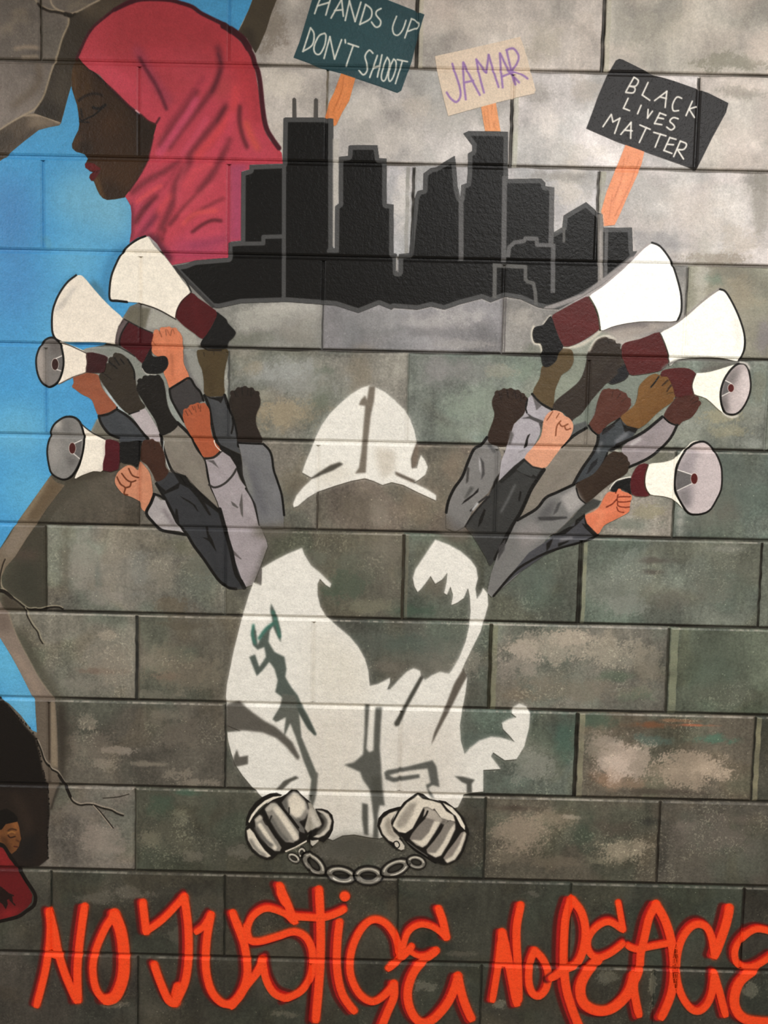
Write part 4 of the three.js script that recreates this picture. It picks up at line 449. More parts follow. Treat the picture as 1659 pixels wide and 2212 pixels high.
arm('light peach painted fist below the big megaphones, charcoal sleeve', GL, B2([130, 230, 155, 210, 175, 225, 200, 190, 250, 185, 262, 200, 290, 190, 340, 220, 370, 270, 375, 340, 380, 420, 385, 500, 430, 615, 350, 660, 270, 710, 240, 640, 210, 560, 250, 510, 240, 470, 150, 430, 110, 390, 105, 320, 110, 270]), [204, 121, 87],
  B2([260, 720, 430, 620, 480, 690, 525, 740, 552, 810, 470, 850, 400, 890, 375, 950, 320, 880, 275, 790]), [72, 68, 68], (l) => { l(B2([262, 715, 350, 660, 432, 620, 480, 690, 525, 740, 552, 812]), 4.5); l(B2([262, 715, 275, 790, 320, 880, 385, 990]), 5); l(B2([175, 225, 195, 270]), 2, [170, 92, 62]); l(B2([240, 205, 265, 255]), 2, [170, 92, 62]); l(B2([290, 200, 305, 240]), 2, [170, 92, 62]); l(B2([115, 300, 140, 335]), 2, [170, 92, 62]); line(B2([280, 420, 290, 600]), [180, 104, 74], 5, { blur: 2 }); }, B2([150, 228, 202, 208, 256, 203, 306, 212]));
arm('olive brown painted hand holding the tallest left megaphone, grey sleeve', GL, B2([495, 390, 530, 375, 600, 370, 750, 370, 755, 450, 735, 540, 725, 650, 730, 760, 660, 775, 565, 765, 555, 650, 540, 550, 510, 480]), [87, 72, 46],
  B2([565, 765, 650, 785, 730, 760, 760, 860, 800, 970, 840, 1100, 848, 1200, 870, 1265, 800, 1240, 700, 1190, 660, 1130, 640, 1040, 610, 900, 580, 820]), [80, 82, 84], (l, f) => { l(B2([560, 768, 600, 870, 620, 990, 650, 1130, 690, 1200]), 6.5); l(B2([732, 765, 765, 870, 810, 960, 842, 1100, 850, 1200]), 6); f(B2([650, 1130, 700, 1190, 790, 1235, 868, 1270, 882, 1350, 888, 1450, 922, 1552, 905, 1565, 850, 1440, 800, 1330, 740, 1270, 690, 1225]), BLACK, 0.6); f(B2([565, 765, 620, 785, 700, 780, 730, 770, 700, 835, 680, 815, 600, 790]), BLACK, 0.5); l(B2([800, 960, 805, 1020, 790, 1090]), 4); l(B2([555, 400, 560, 430]), 2, [62, 50, 32]); l(B2([640, 385, 642, 420]), 2, [62, 50, 32]); });
arm('rust orange painted fist in front of the charcoal sleeve, lilac sleeve', GL, B2([375, 930, 400, 890, 450, 850, 500, 835, 560, 840, 600, 880, 610, 960, 615, 1060, 640, 1150, 695, 1225, 640, 1290, 560, 1300, 510, 1220, 450, 1120, 410, 1050, 385, 990]), [168, 87, 56],
  B2([570, 1315, 640, 1290, 705, 1240, 780, 1290, 830, 1370, 840, 1420, 860, 1480, 930, 1570, 1000, 1700, 1030, 1870]).concat(C3([250, 920, 290, 1010, 300, 1050, 260, 1160, 212, 1280, 155, 1300, 120, 1200, 75, 1100, 50, 960]), PX([470, 1085, 455, 1050, 449, 1013])), [162, 154, 157], (l, f) => {
    l(B2([600, 1530, 650, 1552, 730, 1520, 800, 1450, 832, 1395]), 4.5, [60, 56, 54]); l(B2([560, 1305, 640, 1295, 705, 1240]), 5, [46, 40, 36]); f(B2([580, 1320, 640, 1320, 685, 1390, 660, 1370, 620, 1340]), [104, 98, 98], 0.6); f(B2([880, 1595, 888, 1700, 890, 1810, 872, 1780, 858, 1700]), [104, 99, 97], 0.5); f(B2([785, 1668, 820, 1690, 852, 1725, 840, 1728, 800, 1705]), [104, 99, 97], 0.5); f(B2([760, 2010, 800, 2080, 880, 2165, 870, 2165, 800, 2120]), [110, 104, 103], 0.5);
    l(B2([640, 1150, 660, 1200, 700, 1240]), 2, [236, 226, 216]); l(B2([915, 1560, 970, 1650, 1000, 1740, 1030, 1870]), 5); l(B2([400, 900, 420, 940]), 2, [120, 58, 36]); l(B2([455, 860, 470, 890]), 2, [120, 58, 36]); l(B2([505, 845, 515, 880]), 2, [120, 58, 36]); }, B2([402, 902, 450, 868, 502, 852, 552, 854]));
arm('dark brown painted fist beside the white hood, blue grey sleeve', GL, B2([775, 790, 800, 740, 850, 705, 900, 695, 960, 710, 1010, 740, 1035, 790, 1035, 850, 1000, 940, 1005, 1030, 1050, 1170, 850, 1165, 845, 1100, 820, 980, 790, 900, 770, 850]), [49, 39, 32],
  B2([850, 1180, 1070, 1185, 1110, 1230, 1130, 1300, 1150, 1420, 1180, 1500, 1220, 1640, 1238, 1790, 1235, 1900, 1120, 1910, 1050, 1905, 1030, 1870, 1000, 1700, 930, 1570, 890, 1450, 880, 1300]), [124, 124, 127], (l) => { l(B2([1060, 1180, 1110, 1230, 1135, 1290, 1150, 1400, 1180, 1490, 1220, 1620, 1240, 1790]), 4.5); l(B2([850, 1172, 1065, 1182]), 4); l(B2([815, 730, 830, 780]), 2, [28, 22, 18]); l(B2([880, 700, 885, 760]), 2, [28, 22, 18]); l(B2([960, 715, 955, 770]), 2, [28, 22, 18]); line(B2([960, 1400, 1010, 1600, 1060, 1750]), [108, 108, 112], 20, { blur: 6, a: 0.7 }); line(B2([900, 1380, 960, 1600]), [140, 138, 132], 10, { blur: 4, a: 0.6 }); }, B2([800, 748, 852, 720, 905, 710, 960, 722, 1006, 752]));
arm('deep brown painted fist behind the peach fist, long charcoal sleeve', GL, B2([25, 1180, 60, 1150, 110, 1145, 160, 1170, 200, 1220, 225, 1300, 225, 1370, 255, 1420, 210, 1480, 150, 1500, 120, 1440, 70, 1360, 10, 1310]), [73, 43, 30],
  B2([150, 1505, 260, 1420, 350, 1450, 400, 1530, 470, 1560, 560, 1640, 650, 1720, 700, 1780, 730, 1880, 760, 2000, 800, 2120]).concat(C3([165, 1305, 110, 1308, 40, 1285, 0, 1240, -40, 1180]), B2([400, 1940, 320, 1850, 280, 1760, 220, 1640])), [62, 64, 67], (l, f) => {
    f(B2([290, 1420, 400, 1450, 440, 1510, 560, 1620, 680, 1730, 700, 1790, 640, 1740, 560, 1680, 620, 1790, 600, 1790, 500, 1640, 430, 1560, 350, 1520, 340, 1560, 220, 1610, 160, 1520, 230, 1580, 345, 1510]), BLACK, 0.6); l(B2([150, 1520, 220, 1640, 290, 1770, 330, 1860, 410, 1950, 470, 2050, 560, 2170]).concat(C3([0, 1245, 60, 1295, 110, 1305])), 6.5); l(B2([690, 1740, 720, 1850, 760, 2000, 790, 2100]).concat(C3([110, 1210, 140, 1260, 160, 1298])), 9);
    f(B2([345, 1620, 430, 1665, 480, 1700, 512, 1762, 500, 1755, 460, 1700, 380, 1650]), BLACK, 0.4); f(B2([565, 1885, 585, 1885, 600, 1950, 630, 2000, 665, 2105, 640, 2070, 600, 2010, 540, 1975, 590, 1985]), BLACK, 0.4); f(B2([315, 1730, 330, 1740, 350, 1880, 310, 1800]), BLACK, 0.5); }, B2([60, 1168, 110, 1162, 158, 1188]));
arm('light peach painted fist at the broken wall edge, short lilac sleeve', GL, C2([1000, 90, 1040, 50, 1090, 20, 1140, 30, 1178, 62, 1190, -10, 1230, 20, 1280, 90, 1300, 200, 1300, 280, 1250, 410, 1200, 380, 1190, 330, 1120, 290, 1060, 270, 1010, 220, 980, 160]), [196, 132, 102],
  C2([1320, 270, 1370, 315, 1410, 320, 1440, 390, 1500, 510, 1570, 595, 1530, 582, 1370, 565, 1310, 500, 1258, 430, 1290, 340]), [168, 162, 162], (l) => { const b = [112, 56, 30]; l(C2([1000, 120, 1030, 180, 1070, 212, 1060, 262, 1090, 272]), 3.2, b); l(C2([1040, 90, 1080, 140, 1120, 162, 1160, 150]), 3.2, b); l(C2([1100, 48, 1130, 105, 1180, 125]), 3.2, b); l(C2([1120, 162, 1110, 200, 1070, 212]), 3.5, b); l(C2([1312, 265, 1360, 280, 1400, 305]), 5); l(C2([1318, 268, 1290, 340, 1250, 430, 1310, 510, 1370, 570, 1480, 595, 1590, 612]), 6.5); line(C2([1400, 400, 1480, 520]), [140, 132, 134], 8, { blur: 3 }); });

// right side
fill(B3([1240, 350, 1380, 350, 1450, 320, 1560, 230, 1660, 180, 1660, 250, 1520, 300, 1460, 400, 1440, 500, 1430, 560, 1380, 650, 1170, 830, 1200, 650, 1330, 500, 1340, 420, 1290, 360]), [140, 146, 130], { blur: 3, a: 0.7 });
fill(B4([0, 1620, 110, 1520, 240, 1350, 300, 1300, 440, 1250, 540, 1230, 700, 1200, 600, 1280, 545, 1380, 540, 1450, 480, 1500, 440, 1390, 300, 1345, 220, 1390, 130, 1650, 30, 1640]), [126, 134, 122], { blur: 2, a: 0.8 });
fill(B3([1290, 1100, 1340, 1020, 1450, 985, 1460, 1030, 1340, 1110, 1250, 1190]), [98, 101, 99], { blur: 1 });
arm('dark brown painted fist with the palm side turned to the white hood, light grey sleeve', GR, B3([650, 790, 690, 735, 740, 715, 800, 712, 870, 730, 910, 760, 940, 790, 940, 860, 910, 930, 840, 1000, 810, 1080, 775, 1195, 640, 1185, 605, 1120, 650, 990, 665, 920, 645, 850]), [59, 41, 31],
  B3([605, 1125, 640, 1180, 690, 1200, 722, 1280, 710, 1420, 670, 1500, 610, 1600, 520, 1680, 470, 1760, 420, 1880, 330, 1930, 250, 1900, 250, 1765, 280, 1640, 340, 1530, 400, 1440, 450, 1310, 490, 1230, 540, 1180]), [132, 130, 128], (l, f) => {
    fill(B3([250, 1780, 420, 1880, 380, 1960, 240, 1960]), [116, 114, 112], { blur: 6, a: 0.8 }); l(B3([600, 1125, 550, 1190, 490, 1225, 440, 1330, 390, 1460, 320, 1560, 270, 1670, 252, 1765]), 6); f(B3([430, 1370, 450, 1390, 440, 1500, 420, 1520]), [74, 72, 70], 1); f(B3([540, 1290, 575, 1340, 580, 1440, 550, 1490, 560, 1400]), [82, 80, 80], 1); f(B3([530, 1290, 545, 1330, 550, 1440, 535, 1400]), [170, 168, 168], 1); f(B3([380, 1700, 410, 1660, 480, 1610, 530, 1555, 525, 1590, 440, 1660]), [34, 30, 28], 0.5); f(B3([460, 1540, 490, 1560, 430, 1640, 400, 1650]), [98, 96, 94], 1.5); l(B3([460, 1750, 520, 1690, 600, 1630]), 4, [60, 58, 58]);
    f(B3([690, 1205, 740, 1235, 755, 1280, 720, 1330, 715, 1420, 660, 1500, 610, 1640, 700, 1650, 690, 1560, 700, 1470, 740, 1350, 770, 1250]), [40, 36, 34], 1); l(B3([700, 740, 720, 800]), 2, [34, 24, 18]); l(B3([770, 720, 785, 790]), 2, [34, 24, 18]); l(B3([840, 730, 845, 790]), 2, [34, 24, 18]); l(B3([890, 760, 885, 810]), 2, [34, 24, 18]); line(B3([620, 1190, 660, 1240]), [96, 94, 94], 8, { blur: 2 }); }, B3([690, 748, 745, 730, 802, 727, 860, 742, 902, 770, 926, 802]));
arm('olive brown painted fist holding the tallest right megaphone, lilac sleeve', GR, B3([1225, 380, 1270, 365, 1320, 380, 1340, 430, 1335, 490, 1300, 550, 1240, 590, 1215, 640, 1180, 730, 1160, 882, 1080, 850, 990, 750, 1050, 620, 1070, 520, 1130, 520, 1190, 470]), [100, 82, 54],
  B3([990, 755, 1060, 840, 1150, 890, 1090, 985, 1060, 1000, 1050, 1100, 1000, 1200, 920, 1310, 850, 1370, 700, 1495, 720, 1330, 760, 1230, 800, 1100, 830, 1010, 910, 940, 945, 850, 950, 790]), [168, 163, 168], (l, f) => { l(B3([985, 755, 1040, 820, 1100, 860, 1155, 888]), 5); f(B3([985, 770, 1030, 820, 1070, 850, 1020, 895, 1010, 850]), [112, 108, 108], 0.6); f(B3([925, 905, 990, 950, 1080, 985, 1060, 1060, 1040, 1000, 960, 965, 890, 965, 960, 945]), [84, 80, 80], 0.6); f(B3([970, 1090, 950, 1140, 945, 1200, 915, 1220, 930, 1150, 945, 1110]), [36, 32, 30], 0.5); f(B3([800, 1060, 830, 1100, 800, 1190, 780, 1180]), [110, 106, 106], 1.5); f(B3([870, 1250, 990, 1200, 860, 1260]), [120, 116, 116], 1); l(B3([945, 800, 930, 870, 940, 915]), 3); });
arm('reddish brown painted fist above the dark lower fist, long tan grey sleeve', GR, B4([240, 1360, 290, 1345, 370, 1350, 440, 1380, 470, 1430, 490, 1480, 440, 1550, 390, 1590, 300, 1640, 240, 1710, 210, 1740, 150, 1690, 130, 1650, 180, 1560, 200, 1470]), [97, 54, 43],
  B3([1250, 1195, 1340, 1110, 1445, 1045, 1530, 1105, 1540, 1200, 1480, 1310, 1400, 1430, 1340, 1520, 1200, 1590, 1100, 1640, 1020, 1730, 868, 1812, 980, 1560, 1080, 1400, 1160, 1300]), [138, 130, 119], (l) => { l(B3([1240, 1205, 1340, 1110, 1450, 1045]), 6); l(B4([130, 1655, 160, 1700, 210, 1740]), 3.5); line(B3([900, 1760, 1150, 1450, 1400, 1330]), [128, 120, 110], 14, { blur: 6, a: 0.5 }); line(B3([1100, 1600, 1300, 1400]), [120, 114, 104], 8, { blur: 5, a: 0.5 }); }, B4([300, 1362, 370, 1367, 430, 1397, 466, 1442]));
arm('very dark brown painted forearm and fist holding the second right megaphone', GR, B4([120, 1040, 150, 980, 210, 915, 270, 895, 300, 915, 350, 920, 362, 955, 400, 960, 405, 1000, 410, 1070, 440, 1140, 470, 1220, 430, 1270, 330, 1305, 290, 1290, 240, 1340, 160, 1430, 110, 1500, 60, 1560, 0, 1600]).concat(B3([1320, 985, 1240, 905, 1160, 882, 1190, 810, 1290, 730, 1390, 640, 1440, 520])), [61, 51, 43], null, null,
  (l, f) => { f(B4([440, 1130, 472, 1220, 430, 1272, 330, 1305, 300, 1290, 380, 1210, 370, 1180]), [36, 37, 39], 0.8);  line(B4([400, 1000, 405, 960]), [150, 150, 140], 2, {}); l(B4([290, 920, 300, 960]), 2, [40, 33, 28]); });
arm('pale peach painted fist between dark arms, charcoal sleeve', GR, B3([1190, 895, 1240, 915, 1260, 940, 1300, 960, 1330, 1000, 1335, 1050, 1310, 1120, 1270, 1170, 1220, 1230, 1160, 1310, 1090, 1390, 1000, 1380, 920, 1300, 1000, 1200, 1060, 1110, 1080, 990, 1110, 930, 1150, 900]), [208, 148, 118],
  B3([912, 1305, 990, 1370, 1085, 1390, 1030, 1470, 980, 1560, 930, 1660, 880, 1770, 800, 1900, 740, 2000, 670, 2170]).concat(PX([1058, 1223, 1050, 1205]), B3([550, 2080, 480, 1970, 415, 1885, 480, 1780, 600, 1640, 690, 1510, 800, 1400])), [64, 64, 63], (l, f) => {
    const b = [140, 78, 50]; l(B3([1228, 985, 1195, 1030, 1185, 1110]), 3, b); l(B3([1215, 1000, 1240, 1032, 1290, 1012]), 3, b); l(B3([1262, 1030, 1275, 1060, 1312, 1050]), 3, b); l(B3([1215, 920, 1190, 960]), 2, b); l(B3([1160, 905, 1110, 980]), 2, b); f(B3([915, 1305, 990, 1370, 1085, 1392, 1080, 1415, 1020, 1480, 970, 1470, 850, 1410, 830, 1430, 720, 1520, 700, 1500, 830, 1370]), [38, 36, 34], 0.6); f(B3([850, 1400, 920, 1330, 990, 1385, 1060, 1400, 1020, 1460, 990, 1440, 980, 1460, 900, 1430]), [74, 75, 74], 0.5); l(B3([1085, 1400, 980, 1560, 930, 1670, 880, 1775, 800, 1905, 720, 2060, 670, 2160]), 8); line(B3([840, 1530, 780, 1650, 720, 1760]), [110, 110, 110], 4, { blur: 2 }); f(B3([575, 1735, 590, 1745, 560, 1840, 520, 1900, 535, 1820]), BLACK, 0.6); f(B3([880, 1580, 895, 1590, 880, 1670, 865, 1660]), BLACK, 0.6);
    f(B3([800, 1880, 870, 1800, 860, 1880, 760, 2060, 690, 2120]), BLACK, 0.8); l(B3([415, 1885, 470, 1800, 560, 1690, 620, 1630]), 4, [40, 38, 36]); line(B3([480, 1740, 520, 1690]), [190, 190, 190], 5, { blur: 1.2 }); });
arm('tan brown painted fist behind the small right megaphone, blue charcoal sleeve', GR, B4([545, 1400, 555, 1330, 590, 1280, 650, 1230, 700, 1215, 730, 1225, 790, 1235, 840, 1270, 860, 1340, 850, 1410, 845, 1450, 760, 1510, 690, 1570, 620, 1640, 540, 1685, 470, 1670, 400, 1590, 450, 1540, 520, 1480]), [124, 86, 46],
  C1([630, 100, 700, 165, 780, 182, 720, 270, 600, 330, 520, 385, 480, 480, 400, 580, 250, 650, 225, 655, 300, 530, 400, 380, 440, 240, 530, 160]), [74, 78, 82], (l, f) => { l(B4([725, 1240, 690, 1290, 658, 1328]), 3); l(B4([800, 1270, 755, 1315]), 3, [70, 46, 26]); l(B4([830, 1310, 795, 1365]), 3, [70, 46, 26]); l(C1([625, 95, 560, 150, 490, 190]), 4); f(C1([630, 95, 660, 150, 780, 180, 760, 220, 700, 200, 670, 215, 650, 150]), BLACK, 0.6); f(C1([480, 190, 560, 145, 590, 150, 530, 200, 470, 240]), [36, 34, 34], 0.6); f(C1([520, 370, 600, 320, 700, 265, 690, 300, 620, 345, 560, 380]), BLACK, 0.6); l(C1([445, 240, 430, 320, 390, 400, 300, 530, 230, 655]), 6); f(C1([440, 430, 430, 480, 360, 560, 340, 570, 380, 480]), [38, 38, 40], 0.6); line(C1([600, 290, 680, 230]), [124, 126, 130], 9, { blur: 3 }); line(C1([470, 300, 440, 380]), [110, 112, 114], 6, { blur: 2 }); l(C1([520, 390, 480, 480, 400, 580, 260, 650]), 4); }, B4([790, 1250, 835, 1286, 850, 1342, 842, 1402]));
arm('brown painted fist under the small right megaphone, pale lilac sleeve', GR, B4([870, 1420, 950, 1400, 1005, 1380, 1030, 1400, 1060, 1440, 1075, 1470, 1050, 1530, 1000, 1590, 930, 1620, 890, 1655, 820, 1630, 770, 1580, 800, 1510, 850, 1450]), [86, 47, 37],
  C1([990, 85, 1040, 130, 1112, 152, 1060, 260, 960, 360, 840, 440, 705, 508, 690, 440, 640, 390, 650, 335, 720, 275, 850, 210, 930, 130]), [153, 143, 145], (l) => { l(C1([1115, 152, 1060, 260, 965, 362, 860, 440, 705, 510]), 6); l(C1([990, 80, 920, 140, 830, 210, 720, 270, 600, 322]), 6); l(C1([1000, 85, 1050, 130, 1110, 155]), 3.5); line(C1([720, 320, 800, 270]), [190, 184, 184], 5, { blur: 2 }); }, B4([1010, 1396, 1045, 1427, 1063, 1466]));
arm('dark brown painted forearm below the tan brown fist, light grey sleeve', GR, C1([520, 410, 580, 380, 640, 390, 690, 430, 700, 530, 660, 580, 560, 640, 460, 720, 380, 790, 330, 820, 270, 760, 250, 690, 270, 640, 400, 570, 480, 470]), [61, 45, 33],
  B3([1360, 1535, 1380, 1640, 1445, 1690, 1340, 1780, 1250, 1880, 1100, 2000, 1040, 2110]).concat(PX([1120, 1240, 1062, 1290, 1052, 1280, 1060, 1240]), B3([690, 2120, 760, 2030, 830, 1880, 870, 1810, 1020, 1730, 1100, 1640, 1200, 1590])), [128, 126, 124], (l, f) => {
    fill(B3([1220, 1640, 1350, 1550, 1430, 1690, 1300, 1780, 1260, 1700]), [164, 160, 156], { blur: 4 }); fill(B3([840, 1920, 1000, 1830, 1100, 1960, 900, 2100]), [142, 138, 136], { blur: 6 }); fill(B3([1100, 1700, 1180, 1650, 1150, 1800, 1000, 1850]), [104, 102, 102], { blur: 5 }); l(B3([860, 1830, 1020, 1735, 1100, 1640, 1200, 1592, 1345, 1525]), 6); f(B3([1160, 1790, 1200, 1690, 1235, 1670, 1200, 1760]), [88, 86, 86], 1); f(B3([1030, 1805, 1130, 1800, 1280, 1800, 1285, 1815, 1150, 1835, 1050, 1832]), [70, 68, 68], 1); l(C1([255, 690, 280, 770, 335, 820]), 3); f(B3([700, 2060, 760, 1990, 750, 2080, 690, 2180]), [80, 78, 78], 1); }, C1([580, 397, 635, 407, 670, 437, 690, 482]));
arm('orange peach painted fist below the lowest right megaphone, dark grey sleeve', GR, C1([540, 720, 585, 722, 612, 690, 640, 680, 640, 710, 720, 740, 728, 780, 718, 800, 710, 850, 705, 890, 640, 930, 560, 970, 490, 1010, 440, 1082, 380, 1040, 340, 980, 332, 920, 400, 890, 450, 850, 480, 790, 510, 740]), [208, 117, 84],
  C1([325, 920, 350, 1000, 440, 1088, 390, 1112, 280, 1152, 120, 1200]).concat(PX([1175, 1200, 1110, 1245, 1062, 1290]), C1([-150, 1240, 0, 1140, 100, 1060, 200, 970, 250, 930]), C1([270, 910])), [82, 82, 86], (l, f) => {
    const b = [132, 52, 30]; l(C1([612, 745, 606, 765, 640, 762, 715, 762]), 2.6, b); l(C1([606, 765, 606, 800, 650, 808, 718, 800]), 2.6, b); l(C1([606, 812, 612, 840, 660, 852, 710, 850]), 2.8, b); l(C1([600, 850, 615, 885, 660, 896]), 2.4, b); l(C1([512, 850, 560, 825, 598, 785]), 3, b); l(C1([600, 700, 590, 730]), 3, b); f(C1([320, 830, 400, 780, 470, 800, 440, 850, 330, 910, 220, 1000, 160, 1060, 60, 1090, 140, 1020, 230, 930, 270, 880]), [74, 76, 72], 1); f(C1([330, 905, 250, 960, 240, 1010, 190, 1020, 60, 1095, 160, 1080, 260, 1000, 330, 930]), BLACK, 0.6); f(C1([318, 900, 345, 990, 440, 1085, 400, 1095, 330, 1030, 300, 985, 330, 1000]), BLACK, 0.5); l(C1([440, 1090, 390, 1118, 280, 1155, 130, 1195, 0, 1240]), 5.5); l(C1([0, 1240, -120, 1300, -270, 1400, -450, 1610]), 5); f(C1([100, 1160, 200, 1130, 180, 1150, 100, 1190]), BLACK, 0.8); f(C1([0, 1160, 60, 1110, 30, 1190, 0, 1230]), BLACK, 0.8); line(C1([120, 1130, 220, 1110]), [124, 122, 124], 5, { blur: 2 }); line(C1([400, 900, 480, 900, 420, 1040]), [216, 134, 100], 8, { blur: 4, a: 0.7 }); });

line(B2([1030, 1925, 1140, 1930, 1260, 1900]), [112, 106, 95], 26, { blur: 9, a: 0.95 }); line(C3([300, 1060, 270, 1170, 215, 1290]), [92, 88, 78], 14, { blur: 8, a: 0.8 }); line(C3([220, 1310, 170, 1330, 120, 1330]), [92, 90, 82], 16, { blur: 7, a: 0.8 });
line(B3([235, 1850, 250, 1930, 340, 1975, 420, 1960]), [112, 103, 92], 26, { blur: 9, a: 0.95 });

// --- megaphones
function megaphone(label, { horn, hornC, band, bandC, grip, bell, throat, rim, cone, lines = [], inside = [150, 146, 142] }, paint) {
  const t = thing('painted_megaphone', label, 'megaphone', 'painted megaphones');
  const h = smooth(horn, true, 3); fill(h, hornC, { grow: 0.5 });
  if (paint) within(h, () => paint('horn'));
  if (grip) { const g = smooth(grip, true, 3); fill(g, [22, 21, 21]); t.part('grip', g, 0, 'black grip'); }
  const b = smooth(band, true, 2); fill(b, bandC); within(b, () => { line([band[0], band[Math.floor(band.length / 2)]], [bandC[0] + 10, bandC[1] + 4, bandC[2] + 4], 14, { blur: 7, a: 0.6 }); }); t.part('band', b, 1, 'maroon band');
  t.part('horn', h, 2, 'white flared horn');
  if (bell) {
    const e = smooth(bell, true, 4); fill(e, inside); within(e, () => paint && paint('bell'));
    const bp = t.part('bell_opening', e, 3, 'grey bell opening with a black rim');
    if (cone) { fill(cone, [112, 109, 108], { blur: 1 }); line([cone[0], cone[1]], [226, 220, 214], 2); line([cone[3], cone[2]], [214, 208, 202], 2); }
    const [x, y, rx, ry] = throat, o = oval(x, y, rx, ry); line(o, [226, 218, 210], 2, { closed: true, s: false, a: 0.85 }); fill(o, rim ?? [84, 30, 27]); t.part('throat', o, 4, 'dark red throat', bp);
    line(bell, BLACK, 4.4, { closed: true });
  }
  for (const l of lines) line(l, BLACK, 4.6);
}
const Z1 = (Z, x, y, rx, ry) => { const a = Z([x, y])[0], b = Z([x + rx, y + ry])[0]; return [a[0], a[1], b[0] - a[0], b[1] - a[1]]; };
megaphone('large white megaphone overlapping the pink headscarf and the skyline', {
  horn: B1([1250, 47, 1275, 62, 1320, 130, 1400, 210, 1480, 310, 1550, 410, 1622, 515, 1560, 590, 1520, 650, 1500, 740, 1400, 690, 1290, 640, 1190, 610, 1080, 600, 948, 585, 945, 470, 960, 370, 1000, 270, 1040, 200, 1100, 130, 1180, 78]), hornC: [240, 232, 218],
  band: PX([413.7, 632.7, 428, 644, 466, 671, 468, 684, 465, 690, 454, 711, 438, 732, 421.5, 721, 400, 706, 383.5, 690, 380, 683, 383.5, 668, 394, 650]), bandC: [88, 20, 24],
  grip: PX([467, 674, 477, 680, 489, 690, 493, 699, 507, 714, 509, 721, 502.5, 731, 494, 738.5, 490, 750, 477, 754, 452, 753, 434, 747, 438, 733, 454, 711, 465, 690]), lines: [B1([1240, 42, 1170, 70, 1090, 130, 1035, 195, 995, 270, 955, 370, 938, 470, 940, 580, 1000, 592, 1085, 602])] });
line(PX([413, 633, 394, 650, 383, 670, 380, 686]), [60, 30, 26], 2.5); line(PX([380, 690, 340, 668, 300, 655]), [70, 62, 54], 2.4); line(PX([434, 747, 450, 756, 478, 757]), [40, 34, 28], 3); line(PX([380, 578, 400, 604, 413, 630]), [56, 54, 52], 3);
megaphone('white megaphone with a grey rim and heart shaped black grip', {
  horn: B1([680, 374, 720, 395, 800, 490, 880, 580, 960, 660, 1048, 745, 1010, 810, 988, 900, 985, 958, 900, 948, 800, 943, 600, 943, 510, 935, 475, 900, 455, 840, 455, 700, 480, 610, 520, 520, 580, 440, 640, 390]), hornC: [234, 224, 210],
  band: B1([1100, 770, 1200, 825, 1300, 865, 1305, 900, 1290, 960, 1290, 990, 1250, 1060, 1215, 1125, 1150, 1060, 1080, 1010, 1015, 960, 1025, 880, 1060, 820]), bandC: [82, 17, 25],
  grip: B1([1290, 985, 1297, 1055, 1330, 1070, 1400, 1062, 1432, 1090, 1432, 1150, 1390, 1200, 1320, 1215, 1250, 1207, 1213, 1165, 1220, 1110, 1250, 1065]), lines: [B1([650, 375, 580, 430, 520, 510, 475, 600, 448, 700, 446, 840, 470, 910, 520, 942])] }, () => { line(B1([630, 490, 560, 590, 480, 670]), [204, 196, 186], 9, { blur: 3, a: 0.8 }); line(B1([560, 600, 530, 640]), [198, 188, 178], 9, { blur: 3, a: 0.7 }); });
fill(B1([1050, 747, 1100, 772, 1060, 832, 1030, 900, 1020, 972, 982, 960, 990, 890, 1012, 812]), [112, 98, 98]); line(B1([1100, 770, 1060, 830, 1028, 900, 1018, 972]), [30, 24, 22], 3); line(B1([1060, 748, 1200, 822, 1300, 865]), [44, 40, 36], 2.5); line(B1([900, 965, 985, 975, 1080, 1020, 1150, 1065]), [60, 54, 50], 2.5); line(B1([1215, 1170, 1250, 1215, 1330, 1222]), [206, 204, 196], 2);
megaphone('small white megaphone with grey bell above the rust brown fist', {
  horn: B1([500, 940, 600, 970, 738, 1035, 742, 1110, 735, 1200, 620, 1240, 500, 1300, 535, 1220, 548, 1120, 540, 1030]), hornC: [234, 223, 208], band: B1([740, 1035, 850, 1045, 920, 1075, 905, 1130, 890, 1200, 820, 1205, 735, 1200, 744, 1120]), bandC: [62, 21, 23],
  bell: B1([440, 905, 390, 925, 345, 980, 315, 1060, 310, 1130, 325, 1220, 360, 1290, 410, 1325, 450, 1320, 500, 1280, 530, 1210, 545, 1130, 540, 1050, 520, 970, 480, 920]), throat: Z1(B1, 473, 1135, 28, 48), rim: [60, 30, 26], inside: [132, 127, 124], cone: B1([535, 1060, 480, 1085, 490, 1180, 540, 1195]) }, (w) => { if (w === 'bell') { fill(B1([300, 1000, 380, 1000, 390, 1300, 300, 1250]), [166, 157, 150], { blur: 5 }); fill(B1([400, 900, 540, 930, 540, 1060, 440, 1060]), [116, 110, 107], { blur: 6 }); } });
line(B1([520, 950, 600, 975, 740, 1040]), [70, 60, 54], 2); line(B1([742, 1040, 746, 1120, 738, 1200]), [90, 70, 62], 2); line(B1([735, 1205, 620, 1245, 500, 1305]), [150, 130, 116], 2);
